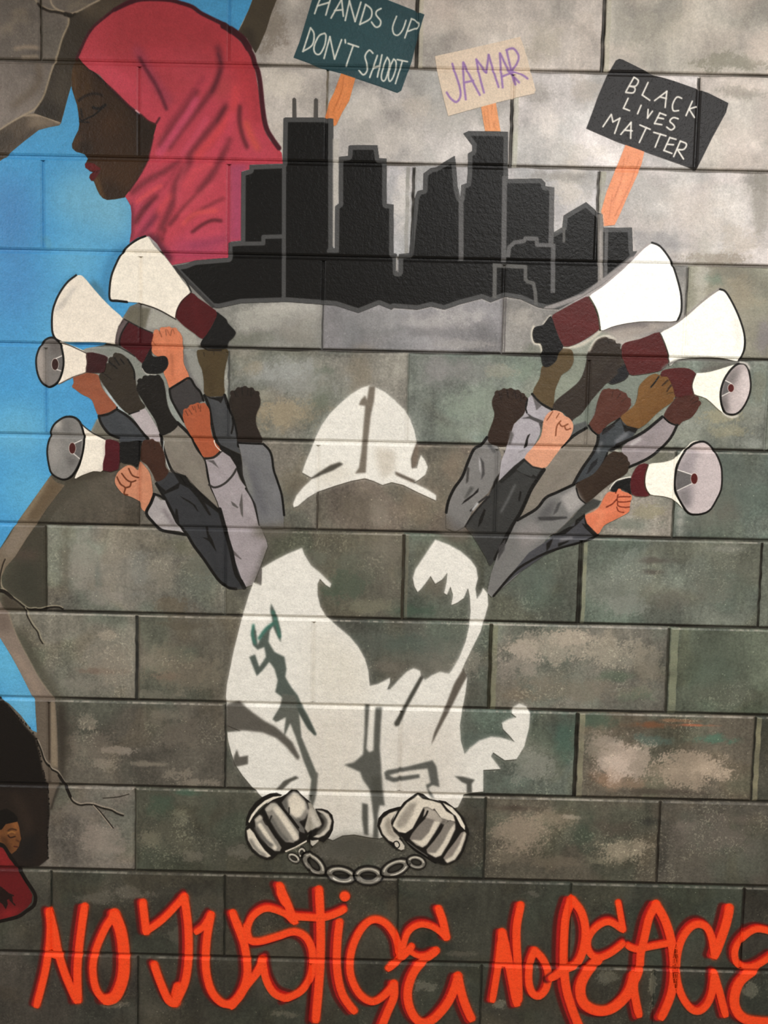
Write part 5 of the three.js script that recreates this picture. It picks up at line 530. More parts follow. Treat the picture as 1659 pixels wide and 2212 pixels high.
megaphone('white megaphone with grey bell above the tan broken wall edge', {
  horn: B1([640, 1592, 700, 1650, 780, 1715, 880, 1768, 905, 1780, 905, 1860, 882, 2035, 800, 2045, 700, 2080, 640, 2105, 690, 1990, 720, 1850, 725, 1750, 700, 1660]), hornC: [236, 228, 214], band: B1([905, 1778, 980, 1785, 1020, 1810, 1022, 1880, 1010, 2030, 880, 2038, 900, 1900]), bandC: [86, 18, 30], grip: B1([1020, 1810, 1100, 1795, 1200, 1785, 1197, 1860, 1190, 1950, 1172, 2012, 1120, 1985, 1022, 1960]),
  bell: B1([600, 1580, 540, 1590, 470, 1640, 437, 1700, 432, 1745, 410, 1820, 405, 1900, 420, 2000, 440, 2060, 490, 2100, 550, 2117, 610, 2090, 660, 2020, 700, 1920, 720, 1800, 715, 1720, 690, 1640, 650, 1595]), throat: Z1(B1, 620, 1850, 27, 46), inside: [140, 137, 134], cone: B1([700, 1780, 635, 1810, 630, 1895, 690, 1945]) }, (w) => { if (w === 'bell') { fill(B1([440, 1700, 520, 1600, 640, 1600, 600, 1740]), [122, 120, 118], { blur: 6 }); fill(B1([440, 1660, 520, 1580, 520, 1700]), [196, 190, 182], { blur: 6 }); fill(B1([420, 1780, 520, 1760, 500, 2000, 420, 1980]), [156, 152, 148], { blur: 7 }); fill(B1([560, 1900, 680, 1950, 600, 2040]), [116, 112, 110], { blur: 5 }); } else line(B1([720, 2060, 880, 2020, 890, 1800]), [196, 186, 176], 5, { blur: 2, a: 0.7 }); });
line(B1([650, 1598, 720, 1665, 800, 1725, 900, 1775]), [60, 56, 52], 2.2);

line(B4([20, 600, 130, 550, 250, 470, 450, 290, 640, 110]), [168, 160, 158], 7, { blur: 1.5, s: false });
line(B4([225, 850, 420, 800, 560, 780, 880, 772]), [122, 116, 114], 6, { blur: 2 }); fill(B4([240, 850, 420, 800, 560, 780, 860, 780, 700, 850, 420, 930, 290, 880]), [164, 154, 146], { blur: 5 }); line(B4([300, 830, 500, 795, 620, 800]), [110, 104, 104], 9, { blur: 4, a: 0.8 });
line(B3([1000, 175, 985, 220, 985, 280, 1010, 325, 1050, 330, 1070, 390]), [214, 206, 190], 4, { blur: 1.5 }); line(B3([1080, 160, 1140, 90]), [206, 198, 184], 4, { blur: 1.5 }); line(B3([1260, 355, 1380, 345, 1480, 290, 1570, 215]), [196, 190, 174], 6, { blur: 2 }); line(B3([1470, 390, 1520, 300, 1580, 265, 1640, 262, 1690, 290]), [206, 200, 186], 4, { blur: 1.5 });
megaphone('very large bright white megaphone beside the last skyline building', {
  horn: B4([665, 105, 700, 102, 760, 160, 820, 250, 860, 340, 890, 450, 910, 560, 910, 680, 880, 762, 700, 768, 560, 770, 420, 790, 320, 815, 225, 843, 205, 720, 175, 640, 132, 560, 240, 480, 350, 390, 450, 300, 540, 210, 600, 150]), hornC: [253, 252, 246],
  band: PX([1193.6, 681, 1214, 669, 1266, 641, 1274, 646.5, 1284.6, 667, 1295, 701, 1295, 711, 1267, 731, 1239, 745, 1221.5, 748.6, 1214, 743.5, 1204, 721, 1195, 695]), bandC: [97, 36, 35], grip: B3([1145, 92, 1100, 140, 1075, 167, 1010, 185, 992, 220, 992, 270, 1012, 315, 1058, 322, 1075, 380, 1062, 420, 1080, 515, 1130, 520, 1190, 470, 1210, 410, 1250, 350, 1215, 280, 1180, 180]), lines: [B4([670, 97, 740, 130, 820, 235, 862, 335, 900, 465, 918, 560, 918, 680, 885, 765])] });
line(B4([130, 560, 178, 640, 208, 720, 226, 843]), [84, 84, 66], 3);
line(B4([740, 868, 850, 805, 960, 722, 1050, 645, 1160, 552, 1245, 492]), [150, 142, 138], 5, { blur: 1.5, s: false });
megaphone('bright white megaphone held by the very dark brown arm', {
  horn: B4([1250, 500, 1272, 498, 1330, 570, 1390, 680, 1430, 790, 1450, 900, 1445, 1000, 1430, 1060, 1405, 1108, 1280, 1080, 1120, 1072, 970, 1083, 880, 1100, 815, 1148, 805, 1050, 770, 950, 742, 870, 850, 810, 960, 730, 1050, 650, 1160, 560]), hornC: [251, 249, 238], band: B4([415, 970, 470, 940, 560, 920, 640, 890, 732, 860, 770, 950, 805, 1060, 810, 1120, 750, 1180, 690, 1200, 540, 1225, 475, 1217, 440, 1140, 410, 1050]), bandC: [93, 33, 32], lines: [B4([1250, 494, 1300, 520, 1370, 640, 1425, 770, 1457, 890, 1457, 1000, 1412, 1105])] }, () => line(B4([1390, 1000, 1400, 900, 1380, 760]), [232, 222, 214], 12, { blur: 4, a: 0.8 }));
line(B4([735, 868, 772, 950, 808, 1060, 812, 1120]), [70, 70, 58], 2.5);
line(B4([760, 1170, 840, 1120, 960, 1090, 1150, 1090, 1300, 1110, 1400, 1120]), [118, 116, 110], 6, { blur: 2 }); line(B4([1090, 1190, 1250, 1160, 1330, 1130]), [110, 106, 100], 9, { blur: 3, a: 0.7 });
megaphone('small white megaphone with lilac grey bell beside the tan brown fist', {
  horn: B4([1040, 1215, 1120, 1207, 1220, 1185, 1330, 1150, 1420, 1127, 1350, 1180, 1290, 1260, 1255, 1350, 1250, 1450, 1270, 1540, 1300, 1568, 1230, 1515, 1130, 1425, 1022, 1385, 1005, 1320, 1020, 1260]), hornC: [246, 241, 227], band: B4([755, 1190, 830, 1170, 900, 1165, 980, 1170, 1040, 1212, 1020, 1260, 1005, 1320, 1020, 1385, 960, 1400, 870, 1415, 850, 1340, 800, 1240, 745, 1240]), bandC: [89, 32, 31],
  bell: B4([1420, 1127, 1460, 1135, 1490, 1180, 1508, 1270, 1508, 1350, 1485, 1430, 1440, 1510, 1390, 1555, 1340, 1563, 1290, 1545, 1258, 1470, 1252, 1370, 1280, 1270, 1330, 1190, 1380, 1142]), throat: Z1(B4, 1340, 1337, 25, 34), rim: [94, 33, 30], inside: [190, 178, 176], cone: B4([1290, 1270, 1345, 1300, 1330, 1370, 1262, 1405]) }, (w) => { if (w === 'bell') { fill(B4([1250, 1300, 1340, 1180, 1430, 1130, 1400, 1260, 1300, 1400, 1290, 1560, 1240, 1450]), [128, 121, 118], { blur: 8 }); fill(B4([1250, 1400, 1290, 1420, 1330, 1550, 1270, 1530]), [104, 99, 96], { blur: 6 }); fill(B4([1440, 1180, 1500, 1200, 1500, 1400, 1430, 1500]), [206, 194, 192], { blur: 7 }); } });
line(B4([1040, 1215, 1022, 1260, 1007, 1320, 1022, 1385]), [70, 52, 46], 2.2); line(B4([1275, 1550, 1340, 1585, 1400, 1572]), [206, 200, 190], 4, { blur: 1.5 }); line(B4([1420, 1115, 1475, 1130, 1500, 1170]), [210, 204, 196], 4, { blur: 1.5 });
line(C1([545, 695, 590, 630, 650, 607, 720, 595]), [232, 226, 214], 3); line(C1([1150, 440, 1230, 310, 1300, 288]), [226, 218, 204], 3);
megaphone('white megaphone with pale lilac bell above the orange peach fist', {
  horn: C1([870, 490, 1000, 470, 1090, 440, 1160, 375, 1225, 318, 1150, 430, 1110, 530, 1100, 620, 1100, 720, 1150, 830, 1165, 862, 1090, 790, 1000, 758, 882, 740, 845, 660, 840, 580]), hornC: [248, 242, 228], band: C1([790, 490, 870, 485, 840, 580, 840, 680, 880, 750, 800, 760, 730, 740, 715, 640, 740, 560]), bandC: [93, 26, 30], grip: C1([720, 602, 650, 617, 590, 642, 547, 702, 590, 722, 615, 692, 650, 702, 690, 722, 722, 742, 712, 660]),
  bell: C1([1350, 295, 1400, 330, 1450, 400, 1490, 500, 1498, 600, 1490, 700, 1450, 790, 1390, 880, 1300, 913, 1210, 900, 1140, 800, 1102, 710, 1100, 600, 1120, 490, 1170, 390, 1240, 320, 1300, 295]), throat: Z1(C1, 1260, 608, 28, 45), rim: [93, 28, 26], inside: [192, 180, 180], cone: C1([1110, 530, 1245, 575, 1240, 650, 1110, 712]) }, (w) => { if (w === 'bell') { fill(C1([1100, 520, 1220, 350, 1320, 330, 1260, 500, 1240, 820, 1170, 850, 1090, 700]), [158, 150, 152], { blur: 8 }); fill(C1([1110, 700, 1220, 700, 1230, 860, 1160, 830]), [134, 128, 128], { blur: 7 }); fill(C1([1250, 310, 1400, 320, 1430, 370, 1250, 360]), [206, 190, 186], { blur: 6 }); } });
line(C1([868, 490, 842, 580, 842, 680, 882, 748]), [74, 60, 46], 2.5);

// --- the hooded figure (sprayed white, soft edges)
{
  const t = thing('painted_hooded_figure', 'white stencil of a faceless figure in a hooded sweatshirt', 'painted figure');
  const W = [227, 224, 216];
  const hood = C3([905, 92, 860, 105, 800, 140, 730, 200, 670, 260, 620, 330, 585, 400, 555, 480, 525, 550, 505, 610, 560, 640, 575, 640, 510, 700, 470, 750, 450, 800, 455, 820, 480, 810, 540, 760, 600, 725, 700, 690, 800, 660, 880, 645, 930, 660, 985, 685, 1040, 668, 1110, 685, 1200, 730, 1305, 778, 1305, 745, 1250, 710, 1170, 672, 1200, 655, 1240, 625, 1255, 580, 1240, 540, 1215, 505, 1200, 540, 1190, 585, 1160, 585, 1155, 530, 1170, 480, 1190, 430, 1175, 360, 1150, 290, 1120, 240, 1060, 180, 1000, 130, 940, 100]);
  const torso = C3([505, 1060, 520, 1100, 560, 1165, 620, 1215, 680, 1275, 672, 1297, 645, 1280, 612, 1245, 598, 1275, 598, 1340, 615, 1410, 650, 1470, 720, 1530, 790, 1590, 840, 1650, 880, 1720, 900, 1790, 910, 1885, 960, 1872, 1030, 1835, 1030, 1865, 1012, 1905, 1030, 1905, 1080, 1850, 1130, 1800, 1170, 1778, 1210, 1795, 1215, 1825, 1240, 1850, 1280, 1820, 1330, 1800, 1385, 1812, 1450, 1770, 1488, 1830]).concat(F1([1278, 200, 1270, 270, 1255, 350, 1240, 440, 1245, 520, 1265, 590, 1290, 560, 1340, 520, 1400, 500, 1450, 505, 1520, 525, 1490, 490, 1460, 460, 1455, 430, 1490, 410, 1530, 400, 1505, 380, 1510, 350, 1545, 330, 1580, 345, 1600, 380, 1595, 450, 1570, 550, 1530, 615, 1470, 620, 1410, 580, 1400, 600, 1430, 640, 1450, 665, 1360, 670, 1360, 780, 1300, 785, 1260, 800, 1230, 860, 1100, 900, 830, 1020, 780, 1015, 700, 1000, 640, 1005, 590, 1030, 300, 900, 230, 810, 180, 760, 130, 700, 90, 640, 70, 580, 55, 520, 50, 475, 120, 470, 50, 440, 45, 310]), C3([50, 1950, 55, 1880, 75, 1780, 95, 1680, 120, 1580, 150, 1460, 190, 1330, 215, 1265, 262, 1285, 265, 1180, 330, 1140, 420, 1095]));
  const right = C3([1300, 1010, 1380, 1040, 1450, 1080, 1510, 1130, 1545, 1180, 1555, 1240, 1540, 1300, 1548, 1365, 1572, 1330, 1585, 1298, 1612, 1330, 1616, 1400, 1600, 1460, 1570, 1560, 1530, 1640, 1480, 1740, 1440, 1830, 1380, 1850, 1385, 1812, 1440, 1720, 1480, 1620, 1500, 1530, 1510, 1440, 1505, 1350, 1495, 1300, 1470, 1360, 1430, 1388, 1395, 1402, 1405, 1340, 1390, 1290, 1370, 1340, 1352, 1330, 1365, 1270, 1372, 1208, 1340, 1250, 1300, 1275, 1272, 1228, 1250, 1260, 1220, 1300, 1195, 1325, 1175, 1290, 1165, 1240, 1180, 1190, 1220, 1130, 1260, 1070]);
  for (const p of [hood, torso, right]) { fill(p, W, { blur: 5, a: 0.55 }); fill(p, W, { blur: 1.1 }); }
  const cut = (p, c, b = 1.6, a = 1) => fill(p, c, { blur: b, a });
  within(hood, () => { fill(C3([900, 250, 1150, 250, 1180, 430, 900, 430]), [216, 214, 206], { blur: 20, a: 0.7 }); fill(C3([940, 460, 1060, 480, 1060, 600, 990, 650, 960, 590]), [203, 196, 184], { blur: 6 }); fill(C3([600, 600, 760, 560, 820, 640, 620, 700]), [218, 213, 202], { blur: 10 }); });
  within(torso, () => { fill(F1([400, 350, 760, 350, 740, 980, 500, 980]), [212, 205, 194], { blur: 24, a: 0.7 }); fill(F1([850, 450, 1240, 400, 1250, 860, 850, 900]), [214, 207, 196], { blur: 24, a: 0.7 }); fill(C3([560, 1500, 880, 1700, 900, 1980, 560, 1980]), [216, 210, 198], { blur: 24, a: 0.7 }); });
  cut(C3([905, 95, 942, 95, 935, 180, 915, 270, 905, 360, 895, 450, 890, 540, 885, 612, 820, 617, 845, 580, 860, 480, 870, 350, 882, 212, 843, 207, 855, 180, 882, 148, 892, 180]), [128, 118, 106]);
  cut(C3([560, 641, 620, 600, 670, 568, 728, 548, 752, 560, 690, 598, 620, 625, 575, 645]), [92, 87, 77]); cut(C3([1060, 603, 1110, 625, 1185, 658, 1172, 674, 1090, 637, 1062, 622]), [110, 100, 88]);
  cut(C3([320, 1390, 345, 1440, 365, 1500, 380, 1560, 378, 1625, 345, 1560, 330, 1525, 312, 1560, 305, 1620, 340, 1680, 400, 1710, 412, 1780, 405, 1830, 440, 1890, 480, 1940, 500, 1990, 540, 2060, 592, 2172, 584, 2180, 540, 2140, 500, 2070, 468, 2010, 460, 2060, 400, 2060, 395, 2160, 400, 2060, 360, 2092, 333, 2080, 370, 2020, 400, 1960, 345, 1920, 360, 1850, 340, 1780, 310, 1740, 270, 1790, 235, 1825, 190, 1710, 225, 1695, 250, 1770, 290, 1710, 280, 1650, 240, 1668, 212, 1640, 200, 1570, 215, 1518, 232, 1560, 240, 1640, 265, 1580, 290, 1540, 330, 1510, 315, 1430]), [96, 106, 98]);
  within(C3([180, 1380, 400, 1380, 420, 1680, 180, 1680]), () => { line(C3([215, 1520, 210, 1580, 225, 1630]), [66, 128, 112], 5, { blur: 2 }); line(C3([250, 1600, 290, 1545, 335, 1510]), [70, 124, 110], 7, { blur: 2 }); line(C3([330, 1440, 355, 1520, 372, 1590]), [72, 122, 108], 6, { blur: 2 }); });
  cut(F1([330, 280, 400, 290, 415, 350, 430, 500, 480, 620, 505, 680, 502, 760, 490, 830, 468, 830, 480, 720, 440, 620, 400, 500, 372, 430, 355, 470, 338, 505, 350, 400, 300, 425, 283, 410, 320, 350, 330, 300]), [108, 110, 102]); cut(F1([400, 340, 425, 345, 470, 420, 505, 492, 495, 490, 455, 440, 415, 370]), [84, 92, 84]);
  cut(F1([45, 335, 110, 318, 180, 375, 240, 418, 300, 450, 345, 490, 385, 530, 422, 605, 410, 620, 385, 590, 350, 548, 300, 505, 230, 477, 130, 466, 45, 474]), [106, 101, 93], 2.2);
  cut(F1([755, 335, 778, 335, 770, 450, 762, 560, 775, 580, 798, 570, 800, 480, 808, 352, 842, 352, 835, 450, 830, 560, 837, 640, 842, 760, 857, 852, 830, 850, 820, 900, 825, 960, 822, 1022, 795, 1022, 800, 930, 790, 840, 780, 770, 745, 722, 730, 680, 648, 643, 700, 630, 745, 590, 752, 480]), [104, 104, 97], 2); cut(F1([740, 838, 770, 845, 772, 1005, 750, 1000, 740, 920]), [100, 100, 93], 2); cut(F1([785, 700, 835, 700, 845, 800, 790, 790]), [88, 88, 80], 5, 0.7);
  cut(F1([1038, 188, 1056, 195, 1010, 280, 970, 350, 930, 442, 910, 447, 903, 430, 940, 370, 980, 290]), [88, 86, 78]); cut(F1([1258, 150, 1276, 192, 1240, 260, 1190, 360, 1130, 470, 1093, 545, 1108, 480, 1160, 360, 1210, 230]), [110, 102, 92]);
  cut(F1([853, 682, 870, 670, 960, 655, 1100, 620, 1120, 650, 1136, 757, 1100, 747, 1078, 762, 1112, 820, 1085, 802, 1065, 745, 1090, 735, 1075, 662, 980, 672, 910, 687, 878, 696, 900, 708, 1032, 690, 1036, 710, 900, 732, 860, 717]), [106, 107, 100], 1.8); cut(F1([1213, 700, 1260, 705, 1317, 720, 1300, 740, 1302, 785, 1275, 790, 1275, 742, 1250, 732]), [100, 100, 93]);
  cut(F1([100, 563, 112, 603, 157, 595, 156, 640, 75, 657, 85, 600]), [108, 104, 96]); cut(F1([298, 772, 340, 725, 400, 700, 418, 710, 372, 732, 332, 772]), [102, 99, 91]); line(F1([505, 690, 495, 800, 480, 850]), [110, 110, 102], 8, { blur: 2 });
  cut(C3([1185, 570, 1160, 585, 1158, 520, 1190, 430, 1200, 470, 1195, 540]), [128, 114, 100], 2); cut(C3([240, 1170, 262, 1180, 260, 1275, 235, 1260]), [120, 112, 110], 2, 0.6);
  fill(F1([560, 1040, 640, 1015, 720, 1010, 830, 1030, 900, 1110, 560, 1110]), [93, 90, 80], { blur: 12 });
  t.part('hood', hood, 0, 'white hood with a dark centre fold'); t.part('sweatshirt', torso, 0, 'white sweatshirt body with dark folds'); t.part('shoulder', right, 1, 'white shoulder with jagged lower edge');
}

// --- cuffed fists, cuffs and chain
{
  const LT = [222, 213, 197], MD = [150, 144, 135], GY = [118, 114, 108];
  const hc = thing('painted_handcuffs', 'painted grey handcuffs joined by a chain of oval links', 'handcuffs');
  const cuffA = D2([1000, 365, 1080, 365, 1150, 385, 1205, 440, 1224, 520, 1212, 620, 1172, 700, 1105, 768, 1040, 745, 960, 840, 930, 780, 900, 760, 640, 890, 640, 860, 900, 735, 940, 660, 1010, 610, 1085, 560, 1040, 480]), cuffB = D2([540, 178, 605, 200, 560, 240, 470, 270, 380, 320, 290, 410, 240, 500, 215, 560, 170, 570, 178, 480, 215, 390, 280, 300, 370, 225, 460, 185]);
  const cuffC = D3([548, 345, 595, 338, 520, 420, 480, 520, 540, 650, 600, 740, 637, 820, 605, 875, 520, 852, 430, 772, 350, 682, 303, 570, 318, 480, 380, 408, 450, 373]), cuffD = D3([1030, 262, 1120, 278, 1230, 358, 1332, 470, 1392, 620, 1405, 695, 1350, 640, 1270, 560, 1180, 420, 1080, 320]);
  fill(cuffA, INK); fill(D2([1012, 380, 1090, 390, 1160, 430, 1198, 510, 1175, 610, 1112, 682, 1040, 712, 975, 702, 1060, 655, 1125, 580, 1135, 500, 1090, 430]), [206, 199, 186], { blur: 1 }); line(D2([1080, 440, 1130, 510, 1110, 590, 1040, 660]), [116, 112, 104], 7, { blur: 2 }); fill(D2([940, 750, 1040, 735, 1045, 760, 970, 812, 945, 800]), [196, 190, 178], { blur: 0.6 });
  fill(cuffB, INK); fill(D2([595, 212, 500, 222, 400, 268, 310, 345, 240, 435, 203, 520, 220, 540, 260, 462, 330, 372, 430, 288, 560, 235]), [232, 224, 208], { blur: 0.6 });
  fill(cuffC, INK); fill(D3([545, 385, 450, 418, 370, 480, 335, 570, 368, 665, 440, 745, 500, 770, 575, 710, 500, 640, 468, 560, 466, 510, 510, 440]), [212, 203, 188], { blur: 0.8 }); fill(D3([470, 520, 440, 450, 390, 540, 420, 660, 500, 720, 560, 700, 490, 640]), [168, 158, 145], { blur: 3 });
  fill(cuffD, INK); fill(D3([1085, 292, 1200, 352, 1290, 455, 1350, 570, 1350, 622, 1300, 572, 1240, 450, 1150, 385]), [232, 224, 208], { blur: 0.6 });
  // fist A
  const fa = D2([600, 222, 660, 188, 720, 143, 780, 150, 840, 200, 920, 268, 980, 350, 1050, 470, 1088, 560, 1000, 625, 900, 690, 910, 740, 830, 790, 700, 850, 640, 885, 560, 905, 500, 962, 420, 978, 330, 942, 250, 882, 190, 792, 163, 690, 168, 600, 208, 550, 260, 460, 340, 390, 420, 310, 500, 258]);
  fill(fa, INK);
  const fingerA = [D2([182, 625, 220, 598, 270, 655, 330, 760, 400, 860, 475, 930, 430, 948, 340, 912, 260, 840, 200, 740]), D2([278, 490, 340, 435, 400, 515, 480, 640, 560, 760, 600, 830, 580, 872, 520, 872, 440, 812, 350, 692, 290, 590]), D2([400, 370, 470, 295, 545, 305, 625, 395, 725, 530, 808, 640, 803, 725, 740, 772, 650, 762, 580, 682, 500, 560, 430, 440]), D2([600, 290, 670, 205, 740, 165, 800, 185, 870, 255, 912, 325, 922, 400, 885, 480, 810, 520, 870, 600, 880, 660, 820, 640, 720, 480, 640, 370]), D2([912, 285, 955, 310, 1012, 400, 1062, 500, 1080, 555, 1000, 600, 915, 655, 875, 600, 900, 500, 930, 380])];
  fill(fingerA[0], LT, { blur: 0.8 }); line(D2([230, 740, 300, 850, 400, 925]), GY, 7, { blur: 2.5, a: 0.8 }); fill(fingerA[1], MD, { blur: 0.8 }); line(D2([340, 560, 420, 680, 520, 830]), LT, 10, { blur: 1.5 }); line(D2([300, 600, 380, 720, 480, 800]), GY, 8, { blur: 2 }); line(D2([310, 500, 345, 470]), [200, 192, 178], 9, { blur: 2 });
  fill(fingerA[2], MD, { blur: 0.8 }); line(D2([530, 360, 620, 480, 740, 660, 770, 710]), LT, 14, { blur: 1.8 }); line(D2([470, 470, 570, 640, 660, 740]), GY, 9, { blur: 2 }); line(D2([440, 370, 510, 320]), [190, 184, 172], 11, { blur: 2.5 }); fill(fingerA[3], GY, { blur: 1 }); fill(D2([670, 250, 740, 175, 800, 195, 880, 280, 900, 380, 850, 460, 770, 480, 700, 420]), LT, { blur: 2.5 }); line(D2([850, 480, 890, 400]), MD, 8, { blur: 2.5 }); fill(fingerA[4], [176, 170, 158], { blur: 1 }); line(D2([940, 400, 980, 500, 1030, 560]), [204, 197, 184], 12, { blur: 2.5 });
  line(D2([480, 450, 430, 560, 380, 490]), INK, 2.5, { blur: 0.8 }); line(D2([420, 500, 480, 600, 540, 700]), INK, 7, { blur: 1.5 }); line(D2([690, 350, 690, 420]), INK, 2.2); line(D2([620, 370, 700, 460, 800, 590]), INK, 4.5); line(D2([300, 690, 380, 800, 450, 870]), INK, 4);
  fill(D2([640, 868, 760, 818, 900, 738, 902, 765, 780, 838, 650, 892]), [224, 216, 200], { blur: 0.6 }); fill(D2([830, 850, 858, 850, 860, 920, 842, 950, 825, 900]), LT, { blur: 0.6 });
  // fist B
  const fb = D3([790, 182, 850, 198, 930, 248, 1030, 268, 1100, 325, 1200, 420, 1300, 575, 1368, 640, 1384, 720, 1342, 862, 1282, 965, 1180, 1025, 1100, 1035, 960, 995, 880, 925, 740, 835, 620, 722, 540, 652, 468, 540, 555, 380, 620, 288, 700, 228]);
  fill(fb, INK);
  const fingerB = [D3([790, 205, 850, 248, 960, 270, 1060, 300, 1130, 395, 1210, 440, 1235, 520, 1150, 505, 1060, 475, 1000, 395, 900, 345, 855, 352, 800, 460, 725, 600, 640, 657, 560, 642, 488, 570, 500, 530, 570, 400, 660, 290]), D3([895, 445, 985, 360, 1060, 470, 1075, 520, 1000, 640, 905, 780, 850, 827, 770, 802, 690, 722, 720, 660, 800, 560, 880, 480]), D3([1100, 560, 1170, 500, 1235, 530, 1232, 610, 1160, 765, 1065, 922, 1000, 947, 900, 892, 890, 852, 980, 750, 1060, 640]), D3([1305, 650, 1345, 635, 1364, 660, 1355, 730, 1300, 865, 1230, 972, 1140, 1013, 1090, 955, 1150, 862, 1230, 760])];
  fill(fingerB[0], LT, { blur: 0.8 }); fill(D3([690, 300, 780, 290, 720, 440, 630, 580, 545, 600, 530, 540, 600, 420]), [168, 159, 147], { blur: 3 }); fill(fingerB[1], [138, 130, 121], { blur: 0.8 }); fill(D3([1068, 505, 990, 650, 890, 800, 838, 825, 700, 735, 830, 745, 920, 650, 985, 510]), LT, { blur: 1.5 }); fill(fingerB[2], [144, 136, 126], { blur: 0.8 }); fill(D3([1232, 540, 1232, 610, 1160, 765, 1065, 922, 1000, 947, 900, 890, 1000, 895, 1090, 770, 1180, 600]), LT, { blur: 1.5 }); fill(fingerB[3], [150, 140, 130], { blur: 0.8 }); fill(D3([1340, 640, 1364, 665, 1300, 865, 1230, 972, 1140, 1013, 1110, 980, 1200, 930, 1290, 780]), LT, { blur: 1.5 });
  fill(D3([862, 352, 905, 346, 1000, 398, 1065, 478, 1150, 508, 1110, 560, 1060, 530, 985, 500, 890, 470, 850, 470]), [182, 173, 160], { blur: 1.5 });
  line(D3([858, 380, 830, 470]), INK, 4, { blur: 0.6 }); line(D3([905, 395, 880, 450, 830, 500]), INK, 4, { blur: 0.6 }); fill(D3([1085, 490, 1140, 520, 1060, 560]), [96, 90, 84], { blur: 3 });
  const thumb = D3([500, 760, 540, 700, 600, 760, 632, 810, 625, 850, 590, 862, 520, 830]); fill(thumb, [206, 198, 184], { blur: 0.6 }); line(D3([505, 765, 510, 810, 545, 835, 570, 800, 545, 755]), INK, 2.4, { closed: true });
  // chain
  const links = [[D2, 745, 955, 78, 48, 0.55, 0], [D2, 842, 890, 42, 60, 0, 1], [D2, 985, 1030, 172, 92, 0.78, 0], [D2, 1310, 1157, 178, 98, 0.2, 1], [D3, 198, 1165, 170, 108, 0.02, 0], [D3, 520, 1075, 178, 92, -0.4, 1], [D3, 770, 1005, 112, 78, 0.25, 0]];
  const chain = [];
  links.forEach(([Z, x, y, rx, ry, a], i) => {
    const o = Z([x, y])[0], s = 1 / 5.53, out = oval(o[0], o[1], rx * s * 1.12, ry * s * 1.14, a);
    fill(out, INK, { blur: 0.5 }); fill(oval(o[0], o[1], rx * s * 0.97, ry * s * 0.95, a), [132, 128, 118], { blur: 0.7 }); fill(oval(o[0], o[1], rx * s * 0.6, ry * s * 0.5, a), INK, { blur: 0.5 }); fill(oval(o[0], o[1], rx * s * 0.44, ry * s * 0.3, a), [64, 61, 54], { blur: 0.8 });
    const ar = (f0, f1, c, w) => { const p = []; for (let k = 0; k <= 8; k++) { const th = f0 + (f1 - f0) * k / 8, X = Math.cos(th) * rx * s * 0.8, Y = Math.sin(th) * ry * s * 0.76; p.push([o[0] + X * Math.cos(a) - Y * Math.sin(a), o[1] + X * Math.sin(a) + Y * Math.cos(a)]); } line(p, c, w, { blur: 0.5 }); };
    ar(3.4, 5.9, [196, 190, 176], 3.6); ar(0.5, 2.2, i % 2 ? [222, 216, 204] : [168, 163, 152], 2.6); chain.push(out);
  });
  line(D3([640, 740, 740, 850, 900, 950, 1000, 1010]), INK, 6); line(D3([660, 760, 780, 850, 900, 930]), [110, 106, 100], 2.4, { blur: 0.8 });
  for (const c of [cuffA, cuffB, cuffC, cuffD]) hc.part('cuff_arc', c, 0, 'grey metal cuff arc'); for (const c of chain) hc.part('chain_link', c, 3);
  const ta = thing('painted_fist', 'white painted cuffed fist showing three fingers and a raised knuckle', 'painted fist', 'cuffed fists');
  ta.part('hand', fa, 1); const na = ['finger', 'finger', 'finger', 'knuckle', 'thumb']; fingerA.forEach((p, i) => ta.part(na[i], p, 2));
  const tb = thing('painted_fist', 'white painted cuffed fist showing four fingers and a thumb tip', 'painted fist', 'cuffed fists');
  tb.part('hand', fb, 1); fingerB.forEach((p) => tb.part('finger', p, 2)); tb.part('thumb', thumb, 2);
}

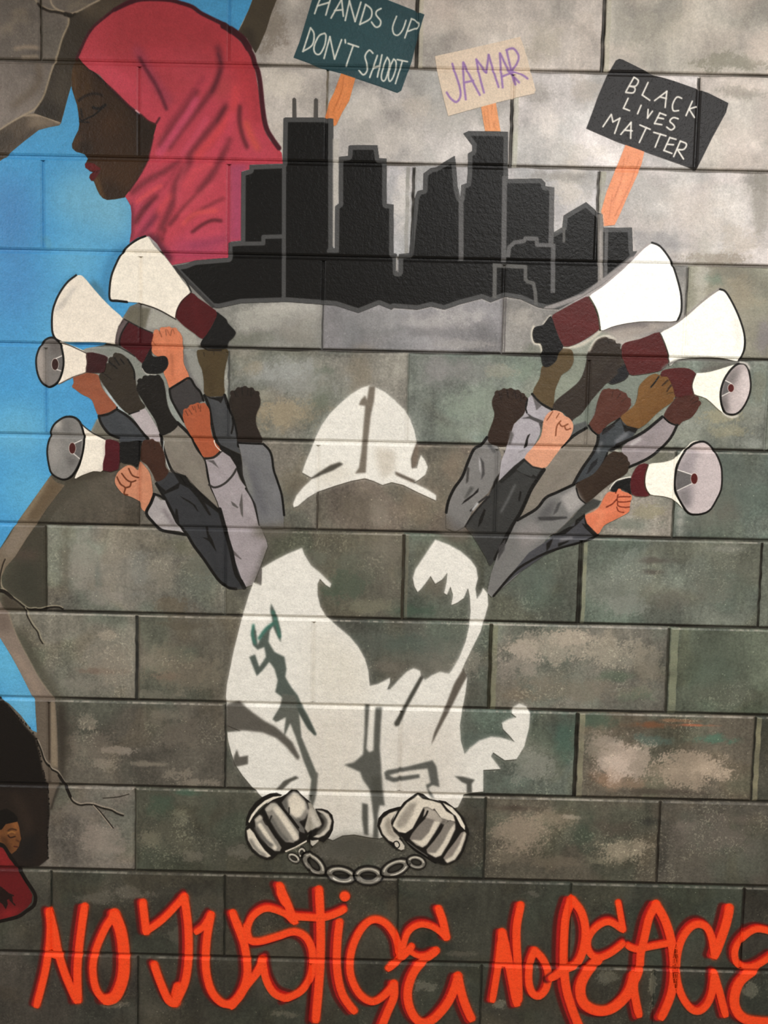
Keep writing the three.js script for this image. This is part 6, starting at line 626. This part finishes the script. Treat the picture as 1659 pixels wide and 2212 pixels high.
// --- spray lettering
{
  const OR = [255, 74, 29], RD = [182, 27, 25], DR = [106, 24, 20];
  const word = (label, list) => {
    const t = thing('painted_word', label, 'lettering', 'orange spray lettering'), B = 1.32;
    for (const [, strokes] of list) for (const [p, w] of strokes) line(p, OR, w * B, { blur: 5, a: 0.35 });
    for (const [, strokes] of list) for (const [p, w, dx = -9, dy = -3] of strokes) line(p.map(([x, y]) => [x + dx * 1.15, y + dy * 1.15]), DR, w * B * 0.95, { blur: 1.8, a: 0.95 });
    for (const [, strokes] of list) for (const [p, w, dx = -9, dy = -3] of strokes) line(p.map(([x, y]) => [x + dx * 0.6, y + dy * 0.6]), RD, w * B * 0.86, { blur: 1, a: 0.95 });
    for (const [ch, strokes] of list) {
      const quads = [];
      for (const [p, w] of strokes) { line(p, OR, w * B, { blur: 1.3 }); quads.push(...ribbon(p, w * B)); }
      for (const [p, w] of strokes) line(p.map(([x, y]) => [x + 1, y + 1]), [249, 80, 34], w * 0.5, { blur: 3, a: 0.5 });
      if (ch === 'i') { const L = t.part('letter', ribbon(strokes[0][0], strokes[0][1] * B), 1); t.part('dot', oval(strokes[1][0][0][0], strokes[1][0][0][1], 12, 12), 1, undefined, L); } else t.part('letter', quads, 1);
    }
  };
  word('orange spray painted word NO with dark red shadow before JUSTICE', [
    ['n', [[E1([222, 292, 232, 420, 220, 560, 190, 740, 132, 965]), 13], [E1([225, 300, 258, 430, 290, 590, 345, 760, 420, 930]), 14], [E1([238, 420, 240, 560, 265, 600]), 16, 0, 0], [E1([476, 258, 445, 480, 425, 700, 430, 930]), 14, -13, 2]]],
    ['o', [[E1([690, 312, 625, 410, 560, 560, 535, 700, 560, 850, 630, 925, 700, 895]), 13], [E1([690, 312, 738, 440, 758, 600, 752, 760, 700, 895, 630, 925]), 20, -12, 0]]]]);
  word('orange spray painted word JUSTICE with dark red shadow', [
    ['j', [[E1([893, 230, 905, 330, 918, 440]), 14, -10, -1], [E1([915, 435, 1040, 345, 1190, 185]), 12, -3, -8], [E1([1190, 190, 1218, 400, 1220, 620, 1195, 800, 1130, 940]), 14, -12, 0], [E1([1130, 945, 1080, 930, 1020, 800, 975, 675]), 14, -8, -4], [E1([1150, 840, 1120, 945]), 20, -4, -4]]],
    ['u', [[E1([1275, 440, 1330, 395, 1380, 315]), 11, -7, -7], [E1([1380, 320, 1350, 500, 1345, 700, 1385, 860, 1460, 945, 1530, 955]), 14, -10, 0], [PX([501, 2167, 520, 2148, 534, 2109, 533, 2067, 524, 2025, 503, 1972]), 14, -10, 0], [PX([524, 2025, 512, 1995]), 14, -8, 2]]],
    ['s', [[E2([345, 110, 400, 230, 455, 365]), 14, -12, -3], [E2([355, 120, 350, 160, 385, 235]), 12, -8, 0], [E2([450, 365, 380, 305, 250, 268, 150, 330, 108, 430]), 12, -2, -9], [E2([108, 400, 130, 490, 200, 505, 330, 470, 450, 435, 540, 480, 582, 590, 570, 750, 500, 860, 390, 915]), 13, -9, 7], [E2([400, 915, 310, 880, 250, 780, 222, 635]), 13, 6, -9], [E2([222, 640, 190, 720, 110, 820, 40, 920, 0, 970]), 14, -2, -6]]],
    ['t', [[E2([628, 138, 640, 400, 635, 700, 605, 1070]), 15, -13, 2], [E2([440, 325, 600, 335, 700, 325, 805, 280]), 13, 0, -8]]],
    ['i', [[E2([775, 370, 760, 500, 757, 700, 795, 880, 880, 1005]), 14, -13, 2], [E2([812, 182, 814, 184]), 18, 0, 0]]],
    ['c', [[E2([1200, 600, 1180, 480, 1105, 375, 1010, 350, 925, 425, 862, 570, 852, 730, 910, 870, 1000, 935, 1080, 905, 1165, 815]), 13, -9, 4], [E2([1165, 810, 1165, 900, 1120, 1010, 1075, 1120]), 14, -12, 0], [E2([1125, 700, 1230, 610, 1290, 545]), 13, 0, 0]]],
    ['e', [[E2([1485, 275, 1515, 360, 1540, 480]), 14, -9, -2], [E2([1545, 480, 1450, 405, 1350, 385, 1265, 440, 1225, 560]), 11, -4, -9], [E2([1270, 570, 1340, 610, 1440, 595]), 9, 2, -8], [E2([1465, 575, 1380, 640, 1300, 740, 1262, 880, 1290, 1010, 1360, 1085, 1450, 1060, 1560, 930, 1625, 760]), 15, -12, 0], [E2([1622, 755, 1650, 880, 1680, 970, 1720, 1060]), 15, -12, 6]]]]);
  word('orange spray painted word No with small o before PEACE', [
    ['n', [[E3([585, 625, 570, 800, 545, 1000, 490, 1325]), 12, -10, 0], [E3([595, 640, 640, 860, 680, 1050, 740, 1360]), 15, -10, 3], [E3([600, 760, 580, 940]), 22, 0, 0], [E3([780, 355, 740, 560, 738, 760, 752, 1000, 760, 1320]), 14, -11, 0]]],
    ['o', [[E3([920, 815, 872, 950, 862, 1130, 900, 1250, 970, 1280, 1040, 1200, 1062, 1050, 1010, 910, 930, 820]), 13, -9, -2]]]]);
  word('orange spray painted word PEACE with dark red shadow', [
    ['p', [[E3([1295, 300, 1240, 500, 1222, 800, 1225, 1020, 1250, 1220, 1310, 1420, 1390, 1620]), 15, -15, 0], [E3([1310, 300, 1400, 420, 1442, 600, 1420, 800, 1350, 950, 1230, 1010, 1100, 1095]), 14, -11, 3]]],
    ['e', [[D4([698, 1510, 712, 1590, 728, 1685]), 11, 2, 0], [D4([728, 1685, 640, 1632, 560, 1665, 505, 1740, 510, 1820, 560, 1862, 640, 1838, 725, 1775]), 12, -1, -8], [D4([570, 1875, 500, 1950, 455, 2050, 475, 2150, 560, 2200, 660, 2185, 760, 2090, 800, 1975]), 18, -11, 4], [D4([800, 1975, 800, 2080, 830, 2230]), 14, -11, 6]]],
    ['a', [[E4([512, 345, 440, 480, 390, 690, 352, 850, 340, 1000, 300, 1120]), 14, -14, 0], [E4([512, 345, 600, 500, 660, 690, 690, 900, 690, 1100, 655, 1290, 565, 1500]), 15, -13, 2], [E4([225, 770, 310, 800, 450, 775, 640, 740]), 12, -2, -5]]],
    ['c', [[E4([1262, 385, 1215, 580, 1110, 870]), 16, -14, -2], [E4([1110, 870, 1080, 690, 1030, 580, 940, 545, 850, 590, 765, 720, 722, 900, 722, 1100, 780, 1290, 880, 1420, 980, 1420, 1070, 1290, 1105, 1060]), 13, -7, -9], [E4([1105, 1060, 1160, 1240, 1220, 1475]), 13, -10, 2]]],
    ['e', [[E4([1690, 620, 1540, 595, 1410, 670, 1320, 800, 1330, 930, 1420, 985, 1540, 965, 1690, 870]), 12, -9, -6], [E4([1520, 1010, 1370, 1130, 1310, 1300, 1340, 1440, 1450, 1525, 1700, 1550]), 17, -11, 0]]]]);
}

// --- fine brush grain over everything, then the two textures
{
  const img = ctx.getImageData(0, 0, CW, CH), d = img.data;
  for (let y = 0; y < CH; y++) for (let x = 0; x < CW; x++) {
    const m = 1 + 0.1 * (vnoise(x / 1.7, y / 1.7, 611) - 0.5) + 0.06 * (fbm(x / 14, y / 9, 612, 2) - 0.5), i = (y * CW + x) * 4;
    for (let q = 0; q < 3; q++) d[i + q] = Math.min(255, d[i + q] * m);
  }
  ctx.putImageData(img, 0, 0);
}

// ---------------------------------------------------------------- materials
function bumpTexture() {
  const n = 512, data = new Uint8Array(n * n * 4), tile = (x, y, p, s) => { const ix = Math.floor(x), iy = Math.floor(y), fx = x - ix, fy = y - iy, u = fx * fx * (3 - 2 * fx), v = fy * fy * (3 - 2 * fy), h = (a, b) => hash(((a % p) + p) % p, ((b % p) + p) % p, s), a = h(ix, iy), b = h(ix + 1, iy), c = h(ix, iy + 1), d = h(ix + 1, iy + 1); return a + (b - a) * u + (c - a) * v + (a - b - c + d) * u * v; };
  for (let y = 0; y < n; y++) for (let x = 0; x < n; x++) {
    const wx = x + 9 * (tile(x / 32, y / 32, 16, 7) - 0.5) + 5 * (tile(x / 16, y / 16, 32, 9) - 0.5), wy = y + 9 * (tile(x / 32, y / 32, 16, 8) - 0.5) + 5 * (tile(x / 16, y / 16, 32, 10) - 0.5);
    const v = 0.3 * tile(wx / 8, wy / 8, 64, 1) + 0.4 * tile(wx / 16, wy / 16, 32, 2) + 0.2 * tile(wx / 32, wy / 32, 16, 5) + 0.1 * tile(x / 4, y / 4, 128, 3), pit = sst(0.82, 0.95, tile(wx / 8, wy / 8, 64, 4)) * 0.3, b = Math.round(255 * Math.min(1, Math.max(0, v - pit)));
    data.set([b, b, b, 255], (y * n + x) * 4);
  }
  const t = new THREE.DataTexture(data, n, n); t.wrapS = t.wrapT = THREE.RepeatWrapping; t.magFilter = THREE.LinearFilter; t.minFilter = THREE.LinearFilter; t.needsUpdate = true; return t;
}
const bump = bumpTexture(), BUMP_TILE = 0.16;
function tileTexture({ top, h }) {
  const c = document.createElement('canvas'); c.width = CW; c.height = h; c.getContext('2d').drawImage(canvas, 0, top, CW, h, 0, 0, CW, h);
  const t = new THREE.CanvasTexture(c); t.colorSpace = THREE.SRGBColorSpace; return t;
}
const TILES = [T0, T1].map((T) => {
  const yTop = YA - T.top / S, yBot = YA - (T.top + T.h) / S, b = bump.clone(); b.repeat.set((XB - XA) / BUMP_TILE, (yTop - yBot) / BUMP_TILE); b.needsUpdate = true;
  return { yTop, yBot, uv: (X, Y) => [(X - XA) / (XB - XA), (Y - yBot) / (yTop - yBot)], mat: new THREE.MeshPhysicalMaterial({ name: 'mural_paint', map: tileTexture(T), roughness: 0.48, specularIntensity: 0.44, bumpMap: b, bumpScale: 0.0008 }) };
});
const bumpM = bump.clone(); bumpM.repeat.set(1 / BUMP_TILE, 1 / BUMP_TILE); bumpM.needsUpdate = true;
const plain = (name, r, g, b, rough = 0.6) => new THREE.MeshStandardMaterial({ name, color: new THREE.Color().setRGB(r, g, b), roughness: rough, bumpMap: bumpM, bumpScale: 0.0005 });
const greys = [plain('grey_wall_paint', 0.36, 0.34, 0.3), plain('grey_wall_paint_light', 0.42, 0.4, 0.35), plain('grey_wall_paint_dark', 0.3, 0.285, 0.25)];
const rowGrey = (row, v) => { const c = BLOCK[Math.max(0, row)].at(-1), f = [0.94, 1, 1.06][v], key = row + '/' + v; return rowGrey[key] ??= new THREE.MeshStandardMaterial({ name: 'grey_wall_paint', color: new THREE.Color().setRGB(c[0] / 255 * f, c[1] / 255 * f, c[2] / 255 * f, THREE.SRGBColorSpace), roughness: 0.5, bumpMap: bumpM, bumpScale: 0.0008 }); };
const shadowed = (o) => { o.castShadow = true; o.receiveShadow = true; return o; };
function geometry(pos, nor, uv) { const g = new THREE.BufferGeometry(); g.setAttribute('position', new THREE.Float32BufferAttribute(pos, 3)); g.setAttribute('normal', new THREE.Float32BufferAttribute(nor, 3)); g.setAttribute('uv', new THREE.Float32BufferAttribute(uv, 2)); return g; }
function boxMesh(name, x0, x1, y0, y1, z0, z1, m) { const o = shadowed(new THREE.Mesh(new THREE.BoxGeometry(x1 - x0, y1 - y0, z1 - z0), m)); o.name = name; o.position.set((x0 + x1) / 2, (y0 + y1) / 2, (z0 + z1) / 2); return o; }
const WX = (X) => X - XC, WY = (Y) => Y + FLOOR;

// ---------------------------------------------------------------- the room shell
const K0 = -14, K1 = 20, RX0 = WX(K0 * U), RX1 = WX(K1 * U), DEPTH = 3.3;
const struct = (o) => { o.userData.kind = 'structure'; scene.add(o); return o; };
struct(boxMesh('floor', RX0 - 0.2, RX1 + 0.2, -0.15, 0, -0.2, DEPTH + 0.2, plain('floor_tile', 0.34, 0.31, 0.27, 0.35)));
struct(boxMesh('ceiling', RX0 - 0.2, RX1 + 0.2, CEIL, CEIL + 0.15, -0.2, DEPTH + 0.2, plain('ceiling_white', 0.78, 0.77, 0.74, 0.9)));
struct(boxMesh('wall_front', RX0 - 0.2, RX1 + 0.2, 0, CEIL, DEPTH, DEPTH + 0.2, plain('painted_wall', 0.6, 0.57, 0.5, 0.7)));
struct(boxMesh('wall_left', RX0 - 0.2, RX0, 0, CEIL, 0, DEPTH, plain('painted_wall', 0.6, 0.57, 0.5, 0.7)));
struct(boxMesh('wall_right', RX1, RX1 + 0.2, 0, CEIL, 0, DEPTH, plain('painted_wall', 0.6, 0.57, 0.5, 0.7)));

// the block wall: a core, its mortar joints, and every block a piece of its own
const wall = boxMesh('wall_back', RX0, RX1, 0, CEIL, -0.2, -0.012, plain('mortar_core', 0.3, 0.28, 0.25, 0.9)); wall.userData.label = 'painted concrete block wall covered by the mural';
struct(wall);
const addToWall = (o) => { o.position.sub(wall.position); wall.add(shadowed(o)); };
function sheet(name, X0, X1, Y0, Y1, z, mat, uvf) {
  const x0 = WX(X0), x1 = WX(X1), y0 = WY(Y0), y1 = WY(Y1), p = [x0, y0, x1, y0, x1, y1, x0, y0, x1, y1, x0, y1], pos = [], nor = [], uv = [];
  for (let i = 0; i < 12; i += 2) { pos.push(p[i], p[i + 1], z); nor.push(0, 0, 1); uv.push(...uvf(p[i] + XC, p[i + 1] - FLOOR)); }
  const o = new THREE.Mesh(geometry(pos, nor, uv), mat); o.name = name; addToWall(o);
}
const metre = (X, Y) => [X, Y];
const YMID = HJ(6) - U / 2;
sheet('mortar_joint', XA, XB, YMID, HJ(-1), MORTAR, TILES[0].mat, TILES[0].uv); sheet('mortar_joint', XA, XB, HJ(13), YMID, MORTAR, TILES[1].mat, TILES[1].uv);
sheet('mortar_joint', K0 * U, XA, HJ(13), HJ(-2), MORTAR, greys[2], metre); sheet('mortar_joint', XB, K1 * U, HJ(13), HJ(-2), MORTAR, greys[2], metre); sheet('mortar_joint', XA, XB, HJ(-1), HJ(-2), MORTAR, greys[2], metre);
function blockGeometry(X0, X1, Y0, Y1, uvf) {                 // Y0 bottom, Y1 top: face, eased edges on all four sides
  const pos = [], nor = [], uv = [], ring = BEV.map(([i, z]) => [[X0 + i, Y0 + i, z], [X1 - i, Y0 + i, z], [X1 - i, Y1 - i, z], [X0 + i, Y1 - i, z]]);
  ring.unshift(ring[0].map(([x, y]) => [x, y, -0.0119]));
  const quad = (a, b, c, d) => { const e = new THREE.Vector3().subVectors(new THREE.Vector3(...b), new THREE.Vector3(...a)), f = new THREE.Vector3().subVectors(new THREE.Vector3(...d), new THREE.Vector3(...a)), n = e.cross(f).normalize(); for (const q of [a, b, c, a, c, d]) { pos.push(WX(q[0]), WY(q[1]), q[2]); nor.push(n.x, n.y, n.z); uv.push(...uvf(q[0], q[1])); } };
  for (let r = 0; r + 1 < ring.length; r++) for (let i = 0; i < 4; i++) { const j = (i + 1) % 4; quad(ring[r][i], ring[r][j], ring[r + 1][j], ring[r + 1][i]); }
  const t = ring[ring.length - 1]; quad(t[0], t[1], t[2], t[3]);
  return geometry(pos, nor, uv);
}
for (let row = -2; row <= 12; row++) {
  const par = ((row % 2) + 2) % 2;
  for (let k = K0 - par; k < K1; k += 2) {
    const X0 = Math.max(K0 * U, VJ(row, k)) + GV, X1 = Math.min(K1 * U, VJ(row, k + 2)) - GV, Y1 = HJ(row) - GH, Y0 = HJ(row + 1) + GH;
    const inMural = row >= -1 && X0 >= XA - 0.02 && X1 <= XB + 0.02, T = TILES[row <= 6 ? 0 : 1];
    const o = new THREE.Mesh(blockGeometry(X0, X1, Y0, Y1, inMural ? T.uv : metre), inMural ? T.mat : rowGrey(row, Math.floor(hash(row + 9, k + 40, 5) * 3)));
    o.name = 'concrete_block'; addToWall(o);
  }
}

// ---------------------------------------------------------------- ceiling lights
for (const [x, z, label] of LAMPS) {
  const g = new THREE.Group(); g.name = 'ceiling_light'; g.position.set(x, CEIL, z); g.userData = { label, category: 'light' }; scene.add(g);
  const w = 1.2, d = 0.6, steel = new THREE.MeshStandardMaterial({ name: 'white_steel', color: 0xdedad2, roughness: 0.5 });
  for (const [sx, sz, px, pz] of [[w + 0.06, 0.03, 0, d / 2 + 0.015], [w + 0.06, 0.03, 0, -d / 2 - 0.015], [0.03, d, w / 2 + 0.015, 0], [0.03, d, -w / 2 - 0.015, 0]]) { const f = shadowed(new THREE.Mesh(new THREE.BoxGeometry(sx, 0.05, sz), steel)); f.name = 'frame'; f.position.set(px, -0.025, pz); g.add(f); }
  const p = shadowed(new THREE.Mesh(new THREE.BoxGeometry(w, 0.02, d), new THREE.MeshStandardMaterial({ name: 'glowing_diffuser', color: 0xffffff, emissive: LAMP_COLOR, emissiveIntensity: 1.5, roughness: 0.8 }))); p.name = 'diffuser'; p.position.y = -0.015; g.add(p);
  const l = new THREE.RectAreaLight(LAMP_COLOR, LAMP_POWER, w, d); l.name = 'ceiling_light_glow'; l.position.set(0, -0.03, 0); l.rotation.x = -Math.PI / 2; g.add(l);
}

// ---------------------------------------------------------------- the coats of paint: every motif lies on the blocks and sinks into their joints
function profile(d, g) { d = Math.abs(d); if (d <= g) return MORTAR; d -= g; for (let i = 0; i + 1 < BEV.length; i++) { const [a, za] = BEV[i], [b, zb] = BEV[i + 1]; if (d <= b) return za + (zb - za) * (d - a) / (b - a) > MORTAR ? za + (zb - za) * (d - a) / (b - a) : MORTAR; } return 0; }
const yCuts = [], cutsOf = {};
for (let n = 0; n <= 13; n++) for (const s of [-1, 1]) for (const [i] of BEV) yCuts.push(HJ(n) + s * (GH + i));
yCuts.sort((a, b) => a - b);
for (let row = -1; row <= 12; row++) { const c = []; const par = ((row % 2) + 2) % 2; for (let k = -4 + par; k <= 12; k += 2) for (const s of [-1, 1]) for (const [i] of BEV) c.push(VJ(row, k) + s * (GV + i)); c.sort((a, b) => a - b); cutsOf[row] = c; }
function clip(poly, axis, lim, keepAbove) {
  const out = [], f = (p) => keepAbove ? p[axis] - lim : lim - p[axis];
  for (let i = 0; i < poly.length; i++) { const a = poly[i], b = poly[(i + 1) % poly.length], fa = f(a), fb = f(b); if (fa >= 0) out.push(a); if ((fa > 0 && fb < 0) || (fa < 0 && fb > 0)) { const t = fa / (fa - fb); out.push([a[0] + (b[0] - a[0]) * t, a[1] + (b[1] - a[1]) * t]); } }
  return out;
}
function bands(poly, axis, cuts) {
  let lo = Infinity, hi = -Infinity; for (const p of poly) { lo = Math.min(lo, p[axis]); hi = Math.max(hi, p[axis]); }
  const inner = cuts.filter((c) => c > lo && c < hi), out = []; let rest = poly;
  for (const c of inner) { const below = clip(rest, axis, c, false); if (below.length > 2) out.push(below); rest = clip(rest, axis, c, true); if (rest.length < 3) break; }
  if (rest.length > 2) out.push(rest);
  return out;
}
const mean = (p, k) => p.reduce((s, q) => s + q[k], 0) / p.length;
function coat(polys, lift, T, xr) {
  const pos = [], nor = [], uv = [];
  let order = 0;
  for (const poly of polys) {
    const up = lift + 0.0000015 * order++, w = poly.map(([u, v]) => pix(u, v)), faces = THREE.ShapeUtils.triangulateShape(w.map((p) => new THREE.Vector2(p[0], p[1])), []);
    for (const f of faces) {
      let tri = f.map((i) => w[i]);
      tri = clip(clip(tri, 0, XA + 0.001, true), 0, XB - 0.001, false); if (tri.length < 3) continue;
      if (xr) { tri = clip(clip(tri, 0, xr[0], true), 0, xr[1], false); if (tri.length < 3) continue; }
      for (const strip of bands(tri, 1, yCuts)) {
        const ym = mean(strip, 1), n = Math.round(-ym / U), joint = profile(ym - HJ(n), GH) < 0, row = ym < HJ(n) ? n : n - 1;
        for (const cell of joint ? [strip] : bands(strip, 0, cutsOf[Math.max(-1, Math.min(12, row))])) {
          const xm = mean(cell, 0), par = ((row % 2) + 2) % 2, k = 2 * Math.round((xm / U - par) / 2) + par, vx = VJ(row, k);
          const z = ([X, Y]) => (joint ? profile(Y - HJ(n), GH) : profile(X - vx, GV)) + up, P = cell.map((p) => new THREE.Vector3(WX(p[0]), WY(p[1]), z(p)));
          for (let i = 1; i + 1 < P.length; i++) {
            let o = [0, i, i + 1]; const nn = new THREE.Vector3().subVectors(P[i], P[0]).cross(new THREE.Vector3().subVectors(P[i + 1], P[0]));
            if (nn.length() < 1e-10) continue;
            if (nn.z < 0) { o = [0, i + 1, i]; nn.negate(); } nn.normalize();
            for (const q of o) { pos.push(P[q].x, P[q].y, P[q].z); nor.push(nn.x, nn.y, nn.z); uv.push(...T.uv(cell[q][0], cell[q][1])); }
          }
        }
      }
    }
  }
  return geometry(pos, nor, uv);
}
const taken = {};
const numbered = (n) => { taken[n] = (taken[n] ?? 0) + 1; return taken[n] === 1 ? n : n + '_' + String(taken[n] - 1).padStart(3, '0'); };
THINGS.forEach((t, i) => {
  const base = 0.0002 + i * 0.00005, g = new THREE.Group(); g.name = numbered(t.name); g.userData = { label: t.label, category: t.category }; if (t.group) g.userData.group = t.group;
  let yMin = Infinity; for (const p of t.parts) for (const q of p.polys) for (const [u, v] of q) yMin = Math.min(yMin, pix(u, v)[1]);
  const T = TILES[yMin > TILES[0].yBot + 0.01 ? 0 : 1], box = new THREE.Box3(), made = new Map();
  for (const p of t.parts) {
    let xr; if (p.clip) { const yv = 450; xr = p.clip.map((u) => pix(u, yv)[0]); }
    const geo = coat(p.polys, base + p.lift * 0.00001, T, xr); if (!geo.attributes.position.count) continue; geo.computeBoundingBox(); box.union(geo.boundingBox);
    const m = shadowed(new THREE.Mesh(geo, T.mat)); m.name = p.n; if (p.lab) m.userData.label = p.lab; made.set(p, m); (p.of ? made.get(p.of) : g).add(m);
  }
  const c = new THREE.Vector3((box.min.x + box.max.x) / 2, box.min.y, 0); g.position.copy(c);
  for (const m of made.values()) m.geometry.translate(-c.x, -c.y, 0);
  scene.add(g);
});

scene.add(camera);
renderer.render(scene, camera);
